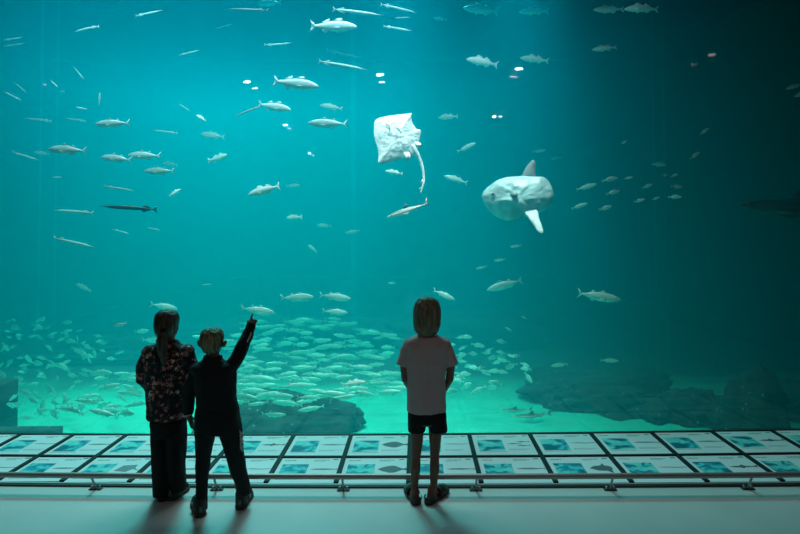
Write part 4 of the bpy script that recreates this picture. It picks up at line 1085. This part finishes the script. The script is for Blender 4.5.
# --- outline bodies: ray and sunfish
def outline_body(bm, pts, D, centre, th, power=.5, rings=14, back=None, bumps=0, tilt=(0, 0), seed=0):
    """pixels of the outline at distance D become a closed lens of real thickness"""
    P_ = [at(x, y, D) for x, y in pts]
    # resample smoothly
    n = len(P_); Q = []
    for i in range(n):
        p0, p1, p2, p3 = P_[i - 1], P_[i], P_[(i + 1) % n], P_[(i + 2) % n]
        for t in (0, .25, .5, .75):
            Q.append(.5 * ((2 * p1) + (p2 - p0) * t + (2 * p0 - 5 * p1 + 4 * p2 - p3) * t * t + (3 * p1 - p0 - 3 * p2 + p3) * t ** 3) * 1.0)
    c = at(centre[0], centre[1], D)
    side = []
    for sgn, tk in ((-1, th[0]), (1, th[1])):
        rg = []
        for r in range(1, rings):
            s = math.sin(r / rings * math.pi / 2)
            ring = []
            for q in Q:
                p = c.lerp(q, s); h = (1 - s * s) ** power
                nb = bumps * noise.noise(Vector((p.x * 9 + seed, p.z * 9, sgn * 3))) + bumps * .5 * noise.noise(Vector((p.x * 24, p.z * 24 + seed, sgn)))
                ring.append(Vector((p.x, p.y + sgn * (tk * h) + nb * h ** .5, p.z)))
            rg.append(ring)
        side.append(rg)
    edge = [bm.verts.new(q) for q in Q]
    for sgn, rg, tk in ((-1, side[0], th[0]), (1, side[1], th[1])):
        vs = [[bm.verts.new(p) for p in r] for r in rg] + [edge]
        m = len(Q)
        for a, b in zip(vs, vs[1:]):
            for i in range(m):
                bm.faces.new((a[i], a[(i + 1) % m], b[(i + 1) % m], b[i]))
        cv = bm.verts.new(c + Vector((0, sgn * tk, 0)))
        for i in range(m): bm.faces.new((cv, vs[0][(i + 1) % m], vs[0][i]))
    if tilt != (0, 0):
        for v in bm.verts: v.co.y += (v.co.x - c.x) * tilt[0] + (v.co.z - c.z) * tilt[1]
    return c

D = 7.3
bm = bmesh.new()
c = outline_body(bm, [(375.3, 121), (382, 117.5), (395, 114.5), (406, 112.8), (411.5, 111.8), (411.2, 116), (413, 123), (417, 127.8), (421.2, 129.3), (420, 136), (418.5, 143), (417.6, 149), (415, 155), (409, 157), (402, 158.6), (392, 162.5), (384, 164.2), (378.6, 164.4), (379.2, 157), (378, 149), (375, 139), (374.2, 130)], D, (398, 138), (.05, .03), .8, bumps=.009, tilt=(.25, .15))
def T_(px, py, dx=0):                       # point on the tilted plane of the ray
    p = at(px, py, D); p.y += (p.x - c.x) * .25 + (p.z - c.z) * .15 + dx; return p
tube(bm, [T_(412, 146), T_(417, 153), T_(421, 162), T_(423.3, 171), T_(424.2, 180), T_(422.6, 187), T_(420.8, 192.5)], [.036, .026, .020, .017, .014, .013, .006], n=12)
ry = obj('ray', bm, 'ray_belly', origin=c)
tag(ry, 'large white ray showing its pale belly, with a long curved tail', 'ray')
bm = bmesh.new(); prism(bm, [T_(404, 152, -.02), T_(410, 153, -.02), T_(410.5, 158.5, -.03), T_(408, 162, -.03), T_(405, 158, -.03)], .012); prism(bm, [T_(414, 141, -.02), T_(420.5, 142.5, -.02), T_(422, 146, -.03), T_(417, 147.5, -.03)], .012)
obj('pelvic_fin', bm, 'ray_belly', ry)
bm = bmesh.new(); tube(bm, [T_(386, 124, -.048), T_(389, 126.5, -.054), T_(390.5, 130, -.054)], [.006, .008, .006], n=8); obj('mouth', bm, 'ray_marks', ry)
for k in range(5):
    for q in (-1, 1):
        u = Vector((.78, .62)); w_ = Vector((-.62, .78))
        pc = Vector((392, 129)) + u * (k * 2.3) + w_ * (q * (5.2 - k * .5))
        bm = bmesh.new(); tube(bm, [T_(pc.x - w_.x * 1.1, pc.y - w_.y * 1.1, -.054), T_(pc.x + w_.x * 1.1, pc.y + w_.y * 1.1, -.054)], .0035, n=6); obj('gill_slit', bm, 'ray_marks', ry)
for (a1, b1) in (((419.5, 184), (422, 178)), ((418.6, 190), (421.6, 186))):
    bm = bmesh.new(); prism(bm, [T_(a1[0] + 3.4, a1[1]), T_(b1[0] + 1.6, b1[1]), T_(a1[0] + .2, a1[1] - 1)], .008); obj('tail_fin', bm, 'ray_belly', ry)

D = 7.7
bm = bmesh.new()
MO = [(482.4, 195), (485, 190), (490, 185.5), (497, 180.5), (505, 177.6), (514, 176.4), (524, 176.2), (534, 176.8), (542, 177.2), (547, 180.5), (550.4, 186.5), (552.6, 192.5), (552.4, 200), (549.8, 205.5), (546, 209), (541.5, 212), (535, 214), (527, 216), (519, 218.8), (512, 220.6), (504, 220), (496, 216), (489, 210), (484.6, 203), (483.4, 199)]
c = outline_body(bm, MO, D, (515, 197), (.155, .155), .6, rings=18, bumps=.022, tilt=(-.12, 0), seed=4)
def U_(px, py, dy=0):
    p = at(px, py, D); p.y += (p.x - c.x) * -.12 + dy; return p
mo = obj('sunfish', bm, 'mola_skin', origin=c); tag(mo, 'big round ocean sunfish with tall dorsal fin and pale lower fin', 'sunfish')
def finbody(name, pts, cen, th, m, sc=1):
    bm = bmesh.new(); P0 = [U_(*p) for p in pts]
    outline_body(bm, pts, D, cen, (th, th), .7, rings=8, bumps=.004, tilt=(-.12, 0), seed=9)
    # outline_body tilts about its own centre; bring it onto the body's plane
    cc = at(cen[0], cen[1], D); off = (cc.x - c.x) * -.12
    bmesh.ops.translate(bm, verts=bm.verts, vec=Vector((0, off, 0)))
    return obj(name, bm, m, mo)
finbody('dorsal_fin', [(521, 180), (523, 173), (526.4, 166.5), (530, 162.2), (532.6, 160.4), (534.6, 161.4), (535.2, 166), (534.8, 172), (534.4, 180)], (529.5, 173), .022, 'mola_fin')
af = finbody('anal_fin', [(526, 212), (528, 217.5), (532, 224), (535.6, 230.6), (538.6, 232.6), (541, 231.6), (540.4, 226), (538.6, 219), (537, 210)], (533, 219), .022, 'ray_belly')
for v_ in af.data.vertices: v_.co.x -= .03; v_.co.y -= .09 + max(0, .02 - (v_.co.z + .17)) * .55
bm = bmesh.new(); prism(bm, [U_(508, 195, -.155), U_(512, 192.5, -.17), U_(515.5, 194, -.18), U_(515, 198, -.18), U_(511, 198.5, -.165)], .012); obj('pectoral_fin', bm, 'mola_fin', mo)
bm = bmesh.new(); blob(bm, U_(492, 194.2, -.108), (.026, .012, .020)); ey = obj('eye', bm, 'ray_marks', mo)
bm = bmesh.new(); blob(bm, U_(492, 194.2, -.118), (.013, .006, .012)); obj('pupil', bm, 'iris', ey)
bm = bmesh.new(); blob(bm, U_(482.9, 197.3, -.0), (.012, .02, .012)); obj('mouth', bm, 'mola_fin', mo)
